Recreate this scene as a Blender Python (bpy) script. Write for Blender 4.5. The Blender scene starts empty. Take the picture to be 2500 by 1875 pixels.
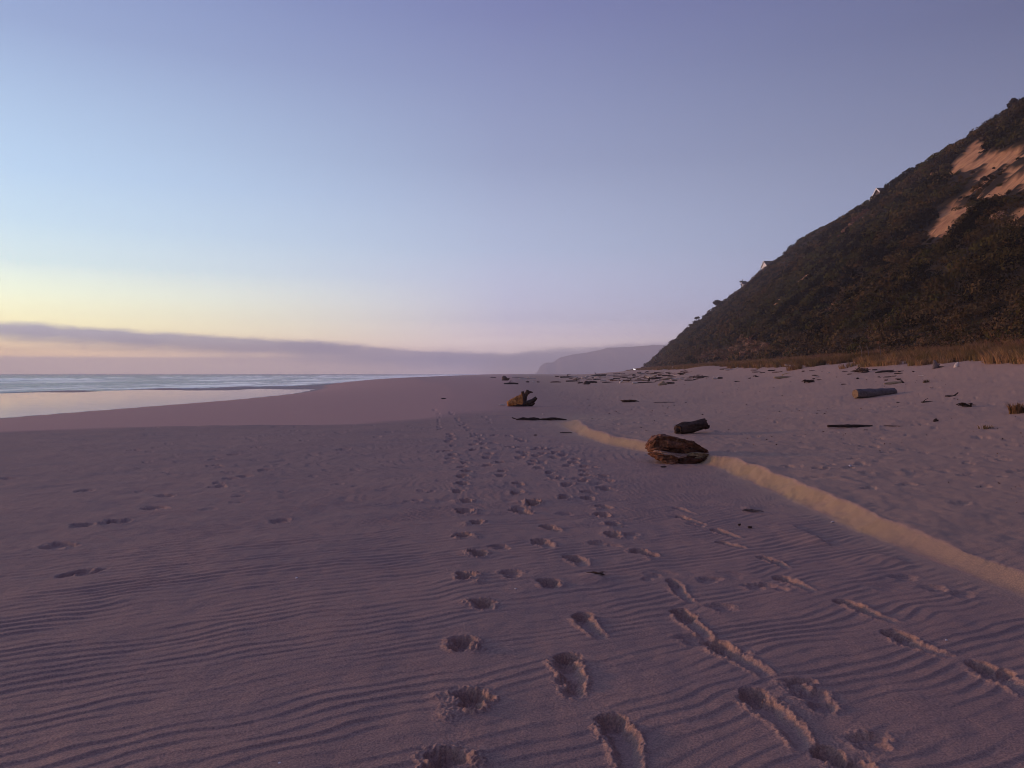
import bpy, bmesh, math, random
import numpy as np
from mathutils import Vector, Matrix

random.seed(7)
rng = np.random.default_rng(11)
C = bpy.context.scene.collection
S = bpy.context.scene

# ------------------------------------------------------------------ camera
EYE = 1.6
FPX = 1880.0                      # focal length in pixels of the 2500 px wide photograph
HOR = 912.0                       # row of the sea horizon in the photograph
PITCH = math.atan((937.5 - HOR) / FPX)
cam = bpy.data.objects.new('camera', bpy.data.cameras.new('camera'))
C.objects.link(cam)
cam.data.sensor_width = 36.0
cam.data.lens = 36.0 * FPX / 2500.0
cam.data.clip_start = 0.05
cam.data.clip_end = 60000.0
cam.location = (0, 0, EYE)
cam.rotation_euler = (math.pi / 2 - PITCH, 0, 0)
S.camera = cam

# ------------------------------------------------------------------ sun
SUN_AZ, SUN_EL = math.radians(-76), math.radians(5.5)
sun_dir = Vector((math.sin(SUN_AZ) * math.cos(SUN_EL), math.cos(SUN_AZ) * math.cos(SUN_EL), math.sin(SUN_EL)))
sun = bpy.data.objects.new('sun', bpy.data.lights.new('sun', 'SUN'))
C.objects.link(sun)
sun.data.energy = 3.2
sun.data.angle = math.radians(7)
sun.data.color = (1.0, 0.53, 0.31)
sun.rotation_euler = sun_dir.to_track_quat('Z', 'Y').to_euler()

S.view_settings.view_transform = 'Standard'
S.view_settings.look = 'None'
S.view_settings.exposure = 0.0
S.view_settings.gamma = 1.0
S.render.engine = 'CYCLES'
S.cycles.use_denoising = True
S.cycles.filter_width = 1.0
S.cycles.max_bounces = 6
S.cycles.volume_bounces = 1
S.cycles.transparent_max_bounces = 8


# ------------------------------------------------------------------ node helpers
def lin(r, g, b):
    f = lambda c: (c / 255 / 12.92) if c / 255 <= 0.04045 else ((c / 255 + 0.055) / 1.055) ** 2.4
    return (f(r), f(g), f(b), 1.0)


class NT:
    def __init__(self, tree):
        self.t = tree
        self.n, self.l = tree.nodes, tree.links
        self.n.clear()

    def put(self, sock, val):
        if isinstance(val, bpy.types.NodeSocket):
            self.l.new(val, sock)
        elif val is not None:
            sock.default_value = val

    def math(self, op, a, b=None, c=None, clamp=False):
        n = self.n.new('ShaderNodeMath')
        n.operation = op
        n.use_clamp = clamp
        for i, v in enumerate((a, b, c)):
            self.put(n.inputs[i], v)
        return n.outputs[0]

    def ramp(self, fac, stops, interp='LINEAR'):
        n = self.n.new('ShaderNodeValToRGB')
        cr = n.color_ramp
        cr.interpolation = interp
        while len(cr.elements) < len(stops):
            cr.elements.new(0.5)
        for e, (p, col) in zip(cr.elements, stops):
            e.position = p
        for e, (p, col) in zip(cr.elements, stops):
            e.color = col if len(col) == 4 else (*col, 1)
        self.put(n.inputs[0], fac)
        return n.outputs[0]

    def mix(self, fac, a, b, mode='MIX'):
        n = self.n.new('ShaderNodeMix')
        n.data_type = 'RGBA'
        n.blend_type = mode
        n.clamp_factor = True
        self.put(n.inputs[0], fac)
        self.put(n.inputs[6], a)
        self.put(n.inputs[7], b)
        return n.outputs[2]

    def mapr(self, v, a, b, c=0.0, d=1.0, smooth=False):
        n = self.n.new('ShaderNodeMapRange')
        n.clamp = True
        if smooth:
            n.interpolation_type = 'SMOOTHSTEP'
        self.put(n.inputs[0], v)
        for i, q in enumerate((a, b, c, d)):
            self.put(n.inputs[1 + i], q)
        return n.outputs[0]

    def noise(self, vec, scale, detail=4, rough=0.55, dist=0.0):
        n = self.n.new('ShaderNodeTexNoise')
        if vec is not None:
            self.put(n.inputs['Vector'], vec)
        n.inputs['Scale'].default_value = scale
        n.inputs['Detail'].default_value = detail
        n.inputs['Roughness'].default_value = rough
        n.inputs['Distortion'].default_value = dist
        return n.outputs[0]

    def mapping(self, vec, scale=(1, 1, 1), rot=(0, 0, 0)):
        n = self.n.new('ShaderNodeMapping')
        self.put(n.inputs[0], vec)
        n.inputs['Scale'].default_value = scale
        n.inputs['Rotation'].default_value = rot
        return n.outputs[0]

    def coord(self, which='Object'):
        return self.n.new('ShaderNodeTexCoord').outputs[which]

    def pos(self):
        return self.n.new('ShaderNodeNewGeometry').outputs['Position']

    def attr(self, name, out='Fac'):
        n = self.n.new('ShaderNodeAttribute')
        n.attribute_name = name
        return n.outputs[out]

    def bump(self, h, strength, dist, normal=None):
        n = self.n.new('ShaderNodeBump')
        self.put(n.inputs['Height'], h)
        n.inputs['Strength'].default_value = strength
        n.inputs['Distance'].default_value = dist
        if normal is not None:
            self.put(n.inputs['Normal'], normal)
        return n.outputs[0]

    def principled(self, base, rough, normal=None, spec=0.3, **kw):
        n = self.n.new('ShaderNodeBsdfPrincipled')
        self.put(n.inputs['Base Color'], base)
        self.put(n.inputs['Roughness'], rough)
        n.inputs['Specular IOR Level'].default_value = spec
        if normal is not None:
            self.put(n.inputs['Normal'], normal)
        for k, v in kw.items():
            self.put(n.inputs[k.replace('_', ' ')], v)
        o = self.n.new('ShaderNodeOutputMaterial')
        self.l.new(n.outputs[0], o.inputs['Surface'])
        return n


def new_mat(name):
    m = bpy.data.materials.new(name)
    m.use_nodes = True
    return m, NT(m.node_tree)


# ------------------------------------------------------------------ sky (world): dusk gradient round the set sun, a low cloud bank
world = bpy.data.worlds.new('World')
S.world = world
world.use_nodes = True
w = NT(world.node_tree)
sepn = w.n.new('ShaderNodeSeparateXYZ')
w.l.new(w.coord('Generated'), sepn.inputs[0])
dx, dy, dz = sepn.outputs
hl = w.math('SQRT', w.math('ADD', w.math('MULTIPLY', dx, dx), w.math('ADD', w.math('MULTIPLY', dy, dy), 1e-6)))
te = w.math('DIVIDE', dz, hl)                       # tan of the elevation
sa = w.math('DIVIDE', dx, hl)                       # sine of the azimuth
ca = w.math('DIVIDE', dy, hl)
cs = w.math('ADD', w.math('MULTIPLY', sa, math.sin(SUN_AZ)), w.math('MULTIPLY', ca, math.cos(SUN_AZ)))
p = w.math('DIVIDE', te, 0.6, clamp=True)
K = 0.6
HAZE_D, HAZE_TOP, HAZE_R = 3.7e-4, 198.0, 6000.0      # air: density, top and reach of the haze layer
AIR = (.275, .240, .350)                               # light scattered by that air


def seen(r, g, b, tn):
    """sky light above the haze that looks (r, g, b) from the beach at elevation tangent tn"""
    T = math.exp(-HAZE_D * min(HAZE_TOP / max(tn, 1e-4), HAZE_R))
    c = lin(r, g, b)
    return tuple(max(.02, (c[k] - (1 - T) * AIR[k]) / T) for k in range(3)) + (1,)


def sky_ramp(stops):
    return w.ramp(p, [(q[0] / K, seen(*q[1], q[0])) for q in stops])


rl = sky_ramp([(0.0, (236, 202, 192)), (.024, (240, 208, 188)), (.032, (240, 212, 188)), (.040, (238, 218, 188)), (.052, (246, 234, 200)), (.067, (247, 241, 210)), (.0895, (243, 247, 226)),
               (.124, (217, 233, 238)), (.17, (202, 224, 243)), (.227, (189, 214, 243)), (.3865, (156, 174, 214)), (.6, (124, 138, 192))])
rc = sky_ramp([(0.0, (186, 170, 186)), (.03, (194, 180, 194)), (.05, (193, 182, 200)), (.07, (184, 180, 204)), (.1, (184, 185, 212)),
               (.16, (174, 184, 214)), (.272, (153, 163, 198)), (.464, (127, 134, 180)), (.6, (115, 121, 172))])
rr = sky_ramp([(0.0, (152, 142, 164)), (.05, (147, 145, 177)), (.08, (143, 146, 181)), (.15, (139, 144, 177)),
               (.252, (130, 135, 167)), (.398, (109, 114, 151)), (.6, (98, 102, 146))])
rb = sky_ramp([(0.0, (92, 80, 110)), (.1, (108, 92, 120)), (.25, (84, 82, 120)), (.6, (68, 72, 118))])
sky = w.mix(w.mapr(cs, -1.0, -0.32), rb, rr)
sky = w.mix(w.mapr(cs, -0.32, 0.25), sky, rc)
sky = w.mix(w.mapr(cs, 0.25, 0.76), sky, rl)
# the glow is strongest over the set sun
glow = w.math('MULTIPLY', w.mapr(cs, 0.72, 1.0, smooth=True), w.mapr(te, 0.35, 0.02, smooth=True))
sky = w.mix(w.math('MULTIPLY', glow, 0.75), sky, (3.0, 1.75, 0.95, 1))
sky = w.mix(w.mapr(dz, 0.5, 0.95), sky, lin(92, 99, 156))
# cloud bank
top = w.ramp(w.math('MULTIPLY_ADD', sa, 0.5, 0.5), [(0.0, (.08,) * 3), (.223, (.0585,) * 3), (.282, (.0515,) * 3), (.355, (.0445,) * 3), (.44, (.033,) * 3),
                                                  (.5, (.0275,) * 3), (.545, (.035,) * 3), (.6, (.0405,) * 3), (.75, (.03,) * 3), (1.0, (.02,) * 3)])
comb = w.n.new('ShaderNodeCombineXYZ')
w.l.new(w.math('MULTIPLY', sa, 1.0), comb.inputs[0])
w.l.new(w.math('MULTIPLY', te, 3.0), comb.inputs[1])
w.l.new(ca, comb.inputs[2])
n1 = w.noise(comb.outputs[0], 26, 8, 0.68)
n2 = w.noise(comb.outputs[0], 6, 3, 0.5)
edge = w.math('ADD', top, w.math('ADD', w.math('MULTIPLY', w.math('SUBTRACT', n1, 0.5), 0.013), w.math('MULTIPLY', w.math('SUBTRACT', n2, 0.5), 0.006)))
dpt = w.math('SUBTRACT', edge, te)                 # depth under the cloud's top
bank = w.math('MULTIPLY', w.mapr(dpt, -0.002, 0.0065, smooth=True), w.mapr(dpt, 0.034, 0.012, smooth=True))
low = w.mapr(te, w.mapr(cs, .3, .7, .027, .0215), w.mapr(cs, .3, .7, .018, .0165), smooth=True)
cloudc = w.mix(w.mapr(cs, -0.2, 0.75), seen(141, 134, 161, .03), seen(168, 162, 184, .045))
lowc = w.mix(w.mapr(cs, 0.1, 0.75), seen(140, 132, 159, .018), seen(196, 178, 188, .018))
sky = w.mix(w.math('MULTIPLY', low, 0.85), sky, lowc)
sky = w.mix(w.math('MULTIPLY', bank, w.mapr(n2, 0.15, 0.6, 0.72, 0.97)), sky, cloudc)
sky = w.mix(w.mapr(te, -0.004, -0.03), sky, lin(120, 104, 126))
nsky = w.n.new('ShaderNodeTexSky')
nsky.sky_type = 'NISHITA'
nsky.sun_disc = False
nsky.sun_elevation = SUN_EL
nsky.sun_rotation = SUN_AZ
bg1 = w.n.new('ShaderNodeBackground')
w.l.new(sky, bg1.inputs[0])
bg1.inputs[1].default_value = 1.0
bg2 = w.n.new('ShaderNodeBackground')
w.l.new(nsky.outputs[0], bg2.inputs[0])
bg2.inputs[1].default_value = 0.003
addw = w.n.new('ShaderNodeAddShader')
w.l.new(bg1.outputs[0], addw.inputs[0])
w.l.new(bg2.outputs[0], addw.inputs[1])
wo = w.n.new('ShaderNodeOutputWorld')
w.l.new(addw.outputs[0], wo.inputs[0])

# ------------------------------------------------------------------ numpy noise
_perm = np.random.default_rng(3).permutation(512)
_ang = np.random.default_rng(4).random(512) * 2 * math.pi
_gx, _gy = np.cos(_ang), np.sin(_ang)


def pn(x, y, seed=0):
    x = np.asarray(x, float); y = np.asarray(y, float)
    xi = np.floor(x).astype(np.int64); yi = np.floor(y).astype(np.int64)
    xf = x - xi; yf = y - yi
    u = xf * xf * xf * (xf * (xf * 6 - 15) + 10)
    v = yf * yf * yf * (yf * (yf * 6 - 15) + 10)

    def g(ix, iy, fx, fy):
        h = _perm[(_perm[(ix + seed * 37) & 511] + iy) & 511]
        return _gx[h] * fx + _gy[h] * fy
    a = g(xi, yi, xf, yf); b = g(xi + 1, yi, xf - 1, yf)
    c = g(xi, yi + 1, xf, yf - 1); d = g(xi + 1, yi + 1, xf - 1, yf - 1)
    return (a + (b - a) * u + (c - a) * v + (a - b - c + d) * u * v) * 1.4


def fbm(x, y, oct=4, seed=0, gain=0.5):
    s = 0; a = 1.0
    for i in range(oct):
        s = s + a * pn(x * 2 ** i, y * 2 ** i, seed + i)
        a *= gain
    return s


def sst(x, a, b):
    t = np.clip((x - a) / (b - a), 0, 1)
    return t * t * (3 - 2 * t)


# ------------------------------------------------------------------ terrain functions
SEA = -2.5


def scarp_x(y):
    return np.interp(y, [-40, 5.5, 7, 10, 13, 15, 17, 20, 25, 30, 60, 1000], [5.2, 3.66, 3.54, 3.53, 3.52, 2.9, 2.3, 1.75, 1.5, 2.6, 3.0, 3.0])


def scarp_h(y):
    return (0.085 + 0.08 * sst(y, 5.5, 10)) * (1 - sst(y, 22, 29)) * (1 + .15 * pn(y * .55, 0 * y, 27))


def crest_x(y):
    return np.interp(y, [0, 10, 15.5, 21.3, 23.3, 24.2, 25, 30, 60, 100, 250, 500], [-60, -40, -25, -14, -11.3, -6, -3.2, -2.4, -4, -8, -30, -34])


def crest_y(x):
    return np.interp(x, [-60, -40, -25, -14, -11.3, -6, -3.2, -2.4, 3], [0, 10, 15.5, 21.3, 23.3, 24.2, 25, 27, 34])


def water_x(y):
    return np.interp(y, [0, 70, 115, 150, 180, 210, 240, 300, 330, 3000], [-47, -47, -43, -43.5, -47.5, -53, -61, -71, -73, -110])


def bar_x(y):
    return -77 - 0.37 * (240 - y)


def foot_d(x, y):
    d1 = (x - 31 - 0.11 * y) / 1.006
    d2 = 500 - y
    k = 3.0
    h = np.clip(0.5 + 0.5 * (d2 - d1) / k, 0, 1)
    return d2 * (1 - h) + d1 * h - k * h * (1 - h)


def foot_z(y):
    return 3.6 + 0.004 * (np.clip(y, 0, 480) - 56)


def ground(x, y):
    x = np.asarray(x, float); y = np.asarray(y, float)
    # upper beach to the right of the little scarp
    xs = scarp_x(y)
    far = 1 - sst(y, 430, 700)
    gx = 19 + 0.11 * np.clip(y, -50, 2000)
    gz = (2.1 + 0.0035 * np.clip(y - 34, 0, 400)) * far
    t = np.clip((x - xs) / (gx - xs), 0, 1)
    up = gz * t ** 2.1
    # dune grass strip between sand and hill
    d = foot_d(x, y)
    q = np.clip((x - gx) / 12.0, 0, 1)
    up = up + (foot_z(y) * far - gz) * q
    n = pn(x * 0.12, y * 0.12, 5) * 0.12 + pn(x * 0.35, y * 0.35, 6) * 0.05
    up = up + n * sst(x, xs + 1.5, xs + 9) * np.clip(far + .3, 0, 1) + 0.35 * q * pn(x * 0.18, y * 0.1, 8)
    # hummock before the grass
    up = up + 0.75 * np.exp(-((x - 29.5) / 5.0) ** 2 - ((y - 122) / 7) ** 2)
    up = up + 0.25 * np.exp(-((x - 12) / 6.0) ** 2 - ((y - 75) / 8) ** 2) * 0.5
    # the seaward side
    xc, xw = crest_x(y), water_x(y)
    f = np.clip((xc - x) / (xc - xw), 0, 1.6)
    west = -2.5 * np.minimum(f, 1) ** (1.25 + 0.8 * sst(y, 120, 300)) - 0.45 * np.clip(f - 1, 0, .6) / .6
    bx = bar_x(y)
    bar = 0.72 * np.exp(-((x - bx) / 7.5) ** 2) * (1 - sst(y, 235, 300)) * (1 + 0.12 * pn(x * .05, y * .03, 4))
    shoal = .64 * sst(y + 14 * pn(x * .05, y * .016, 33) + .35 * (-x - 45), 140, 232) * sst(x - bx, -9, 6) * (1 - sst(y, 250, 340)) + .10 * (pn(x * .028, y * .15, 34) + .5 * pn(x * .08, y * .4, 35)) * sst(y, 130, 190)
    bar = np.maximum(bar, shoal)
    sea = -3.0 * sst(-(x - bx), 8, 60)
    seafar = -3.0 * sst(-(x - xw), 10, 60) * sst(y, 235, 300)
    west = np.where(f > .8, np.maximum(west, -2.95 + bar), west) + sst(f, .98, 1.15) * (np.minimum(sea * (1 - sst(y, 235, 300)), 0) + seafar)
    west = west + 0.25 * sst(y, 120, 300) * (1 - np.clip(f, 0, 1)) * sst(-x, -20, 10)
    m = np.where(x > 0, 1.0, sst(-x, 4, 0))
    west = west * sst(xc - x, 0, 1.0)
    return west + up * (x > xs)


def surface(x, y):
    """the sand itself: terrain plus the step of the little scarp"""
    x = np.asarray(x, float); y = np.asarray(y, float)
    xs = scarp_x(y) + 0.06 * pn(y * 0.7, x * 0.02, 21) + 0.030 * pn(y * 2.6, x * 2.0, 22) + 0.022 * pn(y * 7, x * 6, 23) * sst(y, 6, 9) * (1 - sst(y, 13, 18))
    wd = 0.29 + 0.07 * pn(y * 1.3, 0 * y, 24) + 0.5 * sst(y, 19, 27)
    s = np.clip((x - xs) / wd + 0.15, 0, 1)
    step = s * s * (1.9 - .9 * s)
    crest = scarp_h(y) * (step + 0.05 * np.exp(-((x - xs - wd * 0.95) / 0.12) ** 2))
    return ground(x, y) + crest, s


def ray(px, py):
    v = Vector(((px - 1250) / FPX, 1.0, 0))
    zz = (937.5 - py) / FPX
    c, s_ = math.cos(PITCH), math.sin(PITCH)
    d = Vector((v.x, c + zz * s_, -s_ + zz * c))
    return d / d.y


_YS = np.geomspace(2.0, 480.0, 4000)


def at(px, py, ymax=400):
    """the point of the sand seen at a pixel of the photograph: (x, y, z)"""
    d = ray(px, py)
    ys = _YS[_YS < ymax]
    zr = EYE + d.z * ys
    zg = surface(d.x * ys, ys)[0]
    hit = np.nonzero(zr <= zg)[0]
    i = hit[0] if len(hit) else int(np.argmin(zr - zg))
    if len(hit) and i > 0:
        a = (zr[i - 1] - zg[i - 1]); b = (zg[i] - zr[i])
        y = ys[i - 1] + (ys[i] - ys[i - 1]) * a / (a + b + 1e-9)
    else:
        y = ys[i]
    x = d.x * y
    return float(x), float(y), float(surface(x, y)[0])


# ------------------------------------------------------------------ mesh helpers
def mesh_np(name, V, F, smooth=True):
    me = bpy.data.meshes.new(name)
    V = np.ascontiguousarray(V, dtype=np.float32); F = np.ascontiguousarray(F, dtype=np.int32)
    me.vertices.add(len(V)); me.vertices.foreach_set('co', V.ravel())
    me.loops.add(F.size); me.loops.foreach_set('vertex_index', F.ravel())
    me.polygons.add(len(F)); me.polygons.foreach_set('loop_start', np.arange(0, F.size, F.shape[1], dtype=np.int32))
    me.update(calc_edges=True)
    if not smooth:
        me.shade_flat()
    return me


def grid_faces(nr, nc):
    i = np.arange(nr - 1)[:, None] * nc + np.arange(nc - 1)[None, :]
    return np.stack([i, i + 1, i + nc + 1, i + nc], -1).reshape(-1, 4)


def attr_f(me, name, vals):
    a = me.attributes.new(name, 'FLOAT', 'POINT')
    a.data.foreach_set('value', np.ascontiguousarray(vals, dtype=np.float32).ravel())


def attr_c(me, name, cols, domain='FACE'):
    a = me.attributes.new(name, 'FLOAT_COLOR', domain)
    c = np.ones((len(cols), 4), np.float32); c[:, :3] = cols
    a.data.foreach_set('color', c.ravel())


def link(name, me, mat=None, parent=None, label=None, cat=None, group=None, kind=None, loc=None, rot=None):
    o = bpy.data.objects.new(name, me)
    C.objects.link(o)
    if mat is not None and me is not None:
        me.materials.append(mat)
    if parent is not None:
        o.parent = parent
    if loc is not None:
        o.location = loc
    if rot is not None:
        o.rotation_euler = rot
    for k, v in (('label', label), ('category', cat), ('group', group), ('kind', kind)):
        if v:
            o[k] = v
    return o


class MB:
    """collects pieces into one mesh"""
    def __init__(self):
        self.v, self.f = [], []

    def add(self, V, F):
        b = len(self.v)
        self.v += [tuple(map(float, q)) for q in V]
        self.f += [tuple(int(i) + b for i in f) for f in F]
        return self

    def box(self, x0, x1, y0, y1, z0, z1):
        V = [(x, y, z) for z in (z0, z1) for y in (y0, y1) for x in (x0, x1)]
        return self.add(V, [(0, 2, 3, 1), (4, 5, 7, 6), (0, 1, 5, 4), (2, 6, 7, 3), (0, 4, 6, 2), (1, 3, 7, 5)])

    def mesh(self, name, smooth=False):
        me = bpy.data.meshes.new(name)
        me.from_pydata(self.v, [], self.f, shade_flat=not smooth)
        me.update()
        return me


def tube(path, radii, n=10, m=16, noise=0.12, groove=0.1, seed=0, flat=1.0, ragged=0.0):
    """a tapered, bent, grooved wooden limb along a path (list of points); returns V, F"""
    P = np.array(path, float); R = np.array(radii, float)
    if len(P) == 2:
        P = np.array([P[0], P[0] * .67 + P[1] * .33, P[0] * .33 + P[1] * .67, P[1]])
        R = np.interp(np.linspace(0, 1, 4), np.linspace(0, 1, len(R)), R)
    tt = np.linspace(0, len(P) - 1, m)
    i1 = np.clip(np.floor(tt).astype(int), 0, len(P) - 2); f = (tt - i1)[:, None]
    p1, p2 = P[i1], P[i1 + 1]
    p0, p3 = P[np.clip(i1 - 1, 0, None)], P[np.clip(i1 + 2, None, len(P) - 1)]
    c = 0.5 * ((2 * p1) + (p2 - p0) * f + (2 * p0 - 5 * p1 + 4 * p2 - p3) * f ** 2 + (3 * p1 - p0 - 3 * p2 + p3) * f ** 3)
    r = np.interp(tt, np.arange(len(R)), R)
    T = np.gradient(c, axis=0); T /= np.linalg.norm(T, axis=1)[:, None] + 1e-9
    up = np.array([0, 0, 1.0]) if abs(T[0][2]) < 0.9 else np.array([0, 1.0, 0])
    A = np.cross(T, up); A /= np.linalg.norm(A, axis=1)[:, None] + 1e-9
    B = np.cross(A, T)
    th = np.linspace(0, 2 * math.pi, n, endpoint=False)
    ang = np.broadcast_to(th[None, :], (m, n)); al = np.broadcast_to(np.linspace(0, 1, m)[:, None], (m, n))
    ln = np.linalg.norm(P[-1] - P[0]) / (R.max() + 1e-6)
    k = 1 + noise * pn(np.cos(ang) * 1.3 + seed * 3.7, np.sin(ang) * 1.3 + al * ln * .45, seed) \
        + groove * pn(np.cos(ang) * 4 + al * .6 + seed, np.sin(ang) * 4 + seed, seed + 5)
    rr = r[:, None] * k
    V = c[:, None, :] + A[:, None, :] * (np.cos(ang) * rr)[..., None] + B[:, None, :] * (np.sin(ang) * rr * flat)[..., None]
    if ragged:
        for e, sg in ((0, -1), (m - 1, 1)):
            V[e] += T[e] * sg * (ragged * r[e] * pn(np.cos(th) * 2.7 + seed, np.sin(th) * 2.7, seed + 9))[:, None]
    V = V.reshape(-1, 3)
    F = []
    for i in range(m - 1):
        for j in range(n):
            F.append((i * n + j, i * n + (j + 1) % n, (i + 1) * n + (j + 1) % n, (i + 1) * n + j))
    c0 = c[0] + T[0] * 0.15 * r[0] * (1 if ragged else 0); c1 = c[-1] - T[-1] * 0.15 * r[-1] * (1 if ragged else 0)
    V = np.vstack([V, c0, c1])
    a, b = len(V) - 2, len(V) - 1
    for j in range(n):
        F.append(((j + 1) % n, j, a)); F.append(((m - 1) * n + j, (m - 1) * n + (j + 1) % n, b))
    return V, F


def leaf_quads(P, N, size, aspect=0.6, jit=0.6, seed=0):
    r = np.random.default_rng(seed)
    n = len(P)
    N = N + r.normal(0, jit, (n, 3)); N /= np.linalg.norm(N, axis=1)[:, None] + 1e-9
    a = r.normal(0, 1, (n, 3)); a -= N * (a * N).sum(1)[:, None]; a /= np.linalg.norm(a, axis=1)[:, None] + 1e-9
    b = np.cross(N, a)
    s = (size * r.uniform(.6, 1.3, n))[:, None]
    A, B = a * s, b * s * aspect
    V = np.stack([P - A * .9 - B * .25, P - A * .15 - B, P + A - B * .1, P + A * .1 + B], 1).reshape(-1, 3)
    return V, np.arange(4 * n).reshape(-1, 4)


# ------------------------------------------------------------------ sand material and mesh
m_sand, t = new_mat('sand')
pos = t.pos()
scarp = t.attr('scarp'); lower = t.attr('lower'); wet = t.attr('wet'); pale = t.attr('pale')
big = t.noise(pos, 0.35, 5, 0.6)
mid = t.noise(pos, 5.0, 4, 0.6)
grain = t.noise(pos, 260.0, 3, 0.7)
speck = t.noise(pos, 46.0, 2, 0.6)
base = t.mix(t.mapr(big, 0.32, 0.68), (.300, .168, .118, 1), (.365, .205, .136, 1))
patch = t.noise(t.mapping(pos, (.55, 1.1, 1)), 1.3, 5, .65, .6)
base = t.mix(t.mapr(patch, .48, .66, 0, .55), base, (.195, .125, .112, 1))
base = t.mix(t.mapr(mid, 0.3, 0.75, 0, 0.35), base, (.42, .245, .160, 1))
base = t.mix(t.math('MULTIPLY', t.attr('upper'), 0.9), base, (.44, .265, .152, 1))
base = t.mix(t.math('MULTIPLY', lower, 0.7), base, (.62, .325, .228, 1))
base = t.mix(pale, base, (.44, .30, .17, 1))
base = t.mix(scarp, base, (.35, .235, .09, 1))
base = t.mix(wet, base, (.22, .135, .11, 1))
base = t.mix(t.mapr(speck, 0.66, 0.74, 0, 0.5), base, (.10, .07, .06, 1))
base = t.mix(t.mapr(grain, 0.3, 0.7, 0, 0.5), base, t.mix(0.5, base, (.55, .42, .36, 1)))
rough = t.math('ADD', t.math('MULTIPLY', wet, -0.22), 0.78)
h = t.math('ADD', t.math('MULTIPLY', grain, 0.0022), t.math('MULTIPLY', speck, 0.006))
h = t.math('ADD', h, t.math('MULTIPLY', t.noise(pos, 14.0, 3, 0.6), 0.012))
fine = t.noise(pos, 95.0, 2, 0.7)
base = t.mix(t.mapr(fine, .35, .65), t.mix(1.0, base, (.70, .70, .73, 1), 'MULTIPLY'), t.mix(1.0, base, (1.3, 1.28, 1.25, 1), 'MULTIPLY'))
h = t.math('ADD', h, t.math('MULTIPLY', fine, .009))
nb = t.bump(t.math('MULTIPLY', h, t.math('SUBTRACT', 1.0, t.math('MULTIPLY', wet, 0.85))), 0.55, 1.0)
t.principled(base, rough, nb, spec=0.5)

az = np.radians(np.concatenate([np.linspace(-180, -46, 70, endpoint=False), np.linspace(-46, -37, 60, endpoint=False),
                                np.linspace(-37, 37, 1150, endpoint=False), np.linspace(37, 46, 60, endpoint=False), np.linspace(46, 180, 71)]))
rs = [0.35, 0.8, 1.2, 1.6, 1.9, 2.1, 2.25, 2.35, 2.45, 2.52]
while rs[-1] < 4500:
    r_ = rs[-1]
    rs.append(r_ + min(max(r_ * r_ / (EYE * 770) * 0.58, 0.0042), 0.16 * r_))
rs = np.array(rs)
RR, AA = np.meshgrid(rs, az, indexing='ij')
X, Y = RR * np.sin(AA), RR * np.cos(AA)
Z, sc = surface(X, Y)
xs_ = scarp_x(Y)
low_ = sst(Y - crest_y(X) + 1.2 * pn(X * .3, Y * .3, 31), -0.3, 0.9 + 6 * sst(X, -6, -1)) * sst(-X, -3.0, 3.0)
right_ = sst(X, xs_, xs_ + 0.5)
hz = np.zeros_like(Z)
# wind ripples
near = (RR < 24)
xr, yr = X[near], Y[near]
wx = xr + 0.10 * pn(xr * .9, yr * .9, 41) + 0.05 * pn(xr * 2.7, yr * 2.7, 42)
wy = yr + 0.10 * pn(xr * .8 + 9, yr * .8, 43) + 0.05 * pn(xr * 2.3, yr * 2.3, 44) + 0.016 * pn(xr * 3.2 - yr, yr * 7, 140)
ang = np.radians(np.interp(yr, [2, 5, 9, 20], [23, 22, 10, 4]) + 7 * sst(-xr, 0, 3))
ang0 = np.radians(28.0)
ph = 2 * math.pi * (-math.sin(ang0) * wx + math.cos(ang0) * wy) / 0.098 + 5.5 * pn(xr * .35, yr * .35, 45) + 1.6 * pn(xr * 1.1, yr * 1.3, 47)
rip = np.sin(ph) + 0.42 * np.sin(2 * ph + .1) + .2 * np.sin(3 * ph + .2)
rip = rip * (0.22 + 0.85 * sst(pn(xr * 1.2 - yr * .5, yr * 2.6 - xr * 1.2, 48) + .5 * pn(xr * 2.6, yr * 5.5 - xr * 2.4, 49), -.45, .5))
amp = 0.0036 * (0.62 + 0.45 * sst(pn(xr * .5, yr * .35, 46), -.5, .4)) * (0.8 + .45 * sst(RR[near], 4, 9)) * (1 - sst(RR[near], 14, 23))
amp *= 1 - 0.75 * right_[near]
amp *= (1 - low_[near])
amp *= 1 - 0.95 * np.clip(sst(X[near], xs_[near] - .25, xs_[near] - .02) * (1 - right_[near]), 0, 1)
ripple = np.zeros_like(Z); ripple[near] = rip * amp
# irregular surface
n3 = fbm(X * 1.6, Y * 1.6, 3, 51) * 0.010 + fbm(X * 6, Y * 6, 2, 55) * 0.0035
n3 = n3 * np.where(right_ > 0.5, 1.5, 0.75) * (1 - 0.8 * low_) * (1 - sst(RR, 60, 150))
chop = sst(fbm(X * 1.1, Y * 0.8, 3, 57), 0.2, 0.6) * pn(X * 5, Y * 5, 58) * 0.022 * right_ * sst(Y, 6, 12) * (1 - sst(RR, 90, 160))
facem = sst(sc, .05, .3) * (1 - sst(sc, .9, 1.0)) * (scarp_h(Y) / .17)
crumb = sst(Y, 6.5, 9) * (1 - sst(Y, 13, 17))
hz += n3 + chop + facem * (.006 * pn(X * 7, Y * 5, 59) + crumb * (.012 * pn(X * 11, Y * 8, 60) - .014 * np.abs(pn(X * 5, Y * 14, 64))))

# footprints ---------------------------------------------------------------
PRINTS = []          # (x, y, heading, half length, half width, depth, tail length, tail heading)


def fp(px, py, hw=None, hl_=0.13, depth=0.045, tail=0.0, head=None, th=None):
    x, y, z = at(px, py)
    PRINTS.append((x, y, 0.0 if head is None else head, hl_, hw or 0.075, depth, tail, th))


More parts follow.
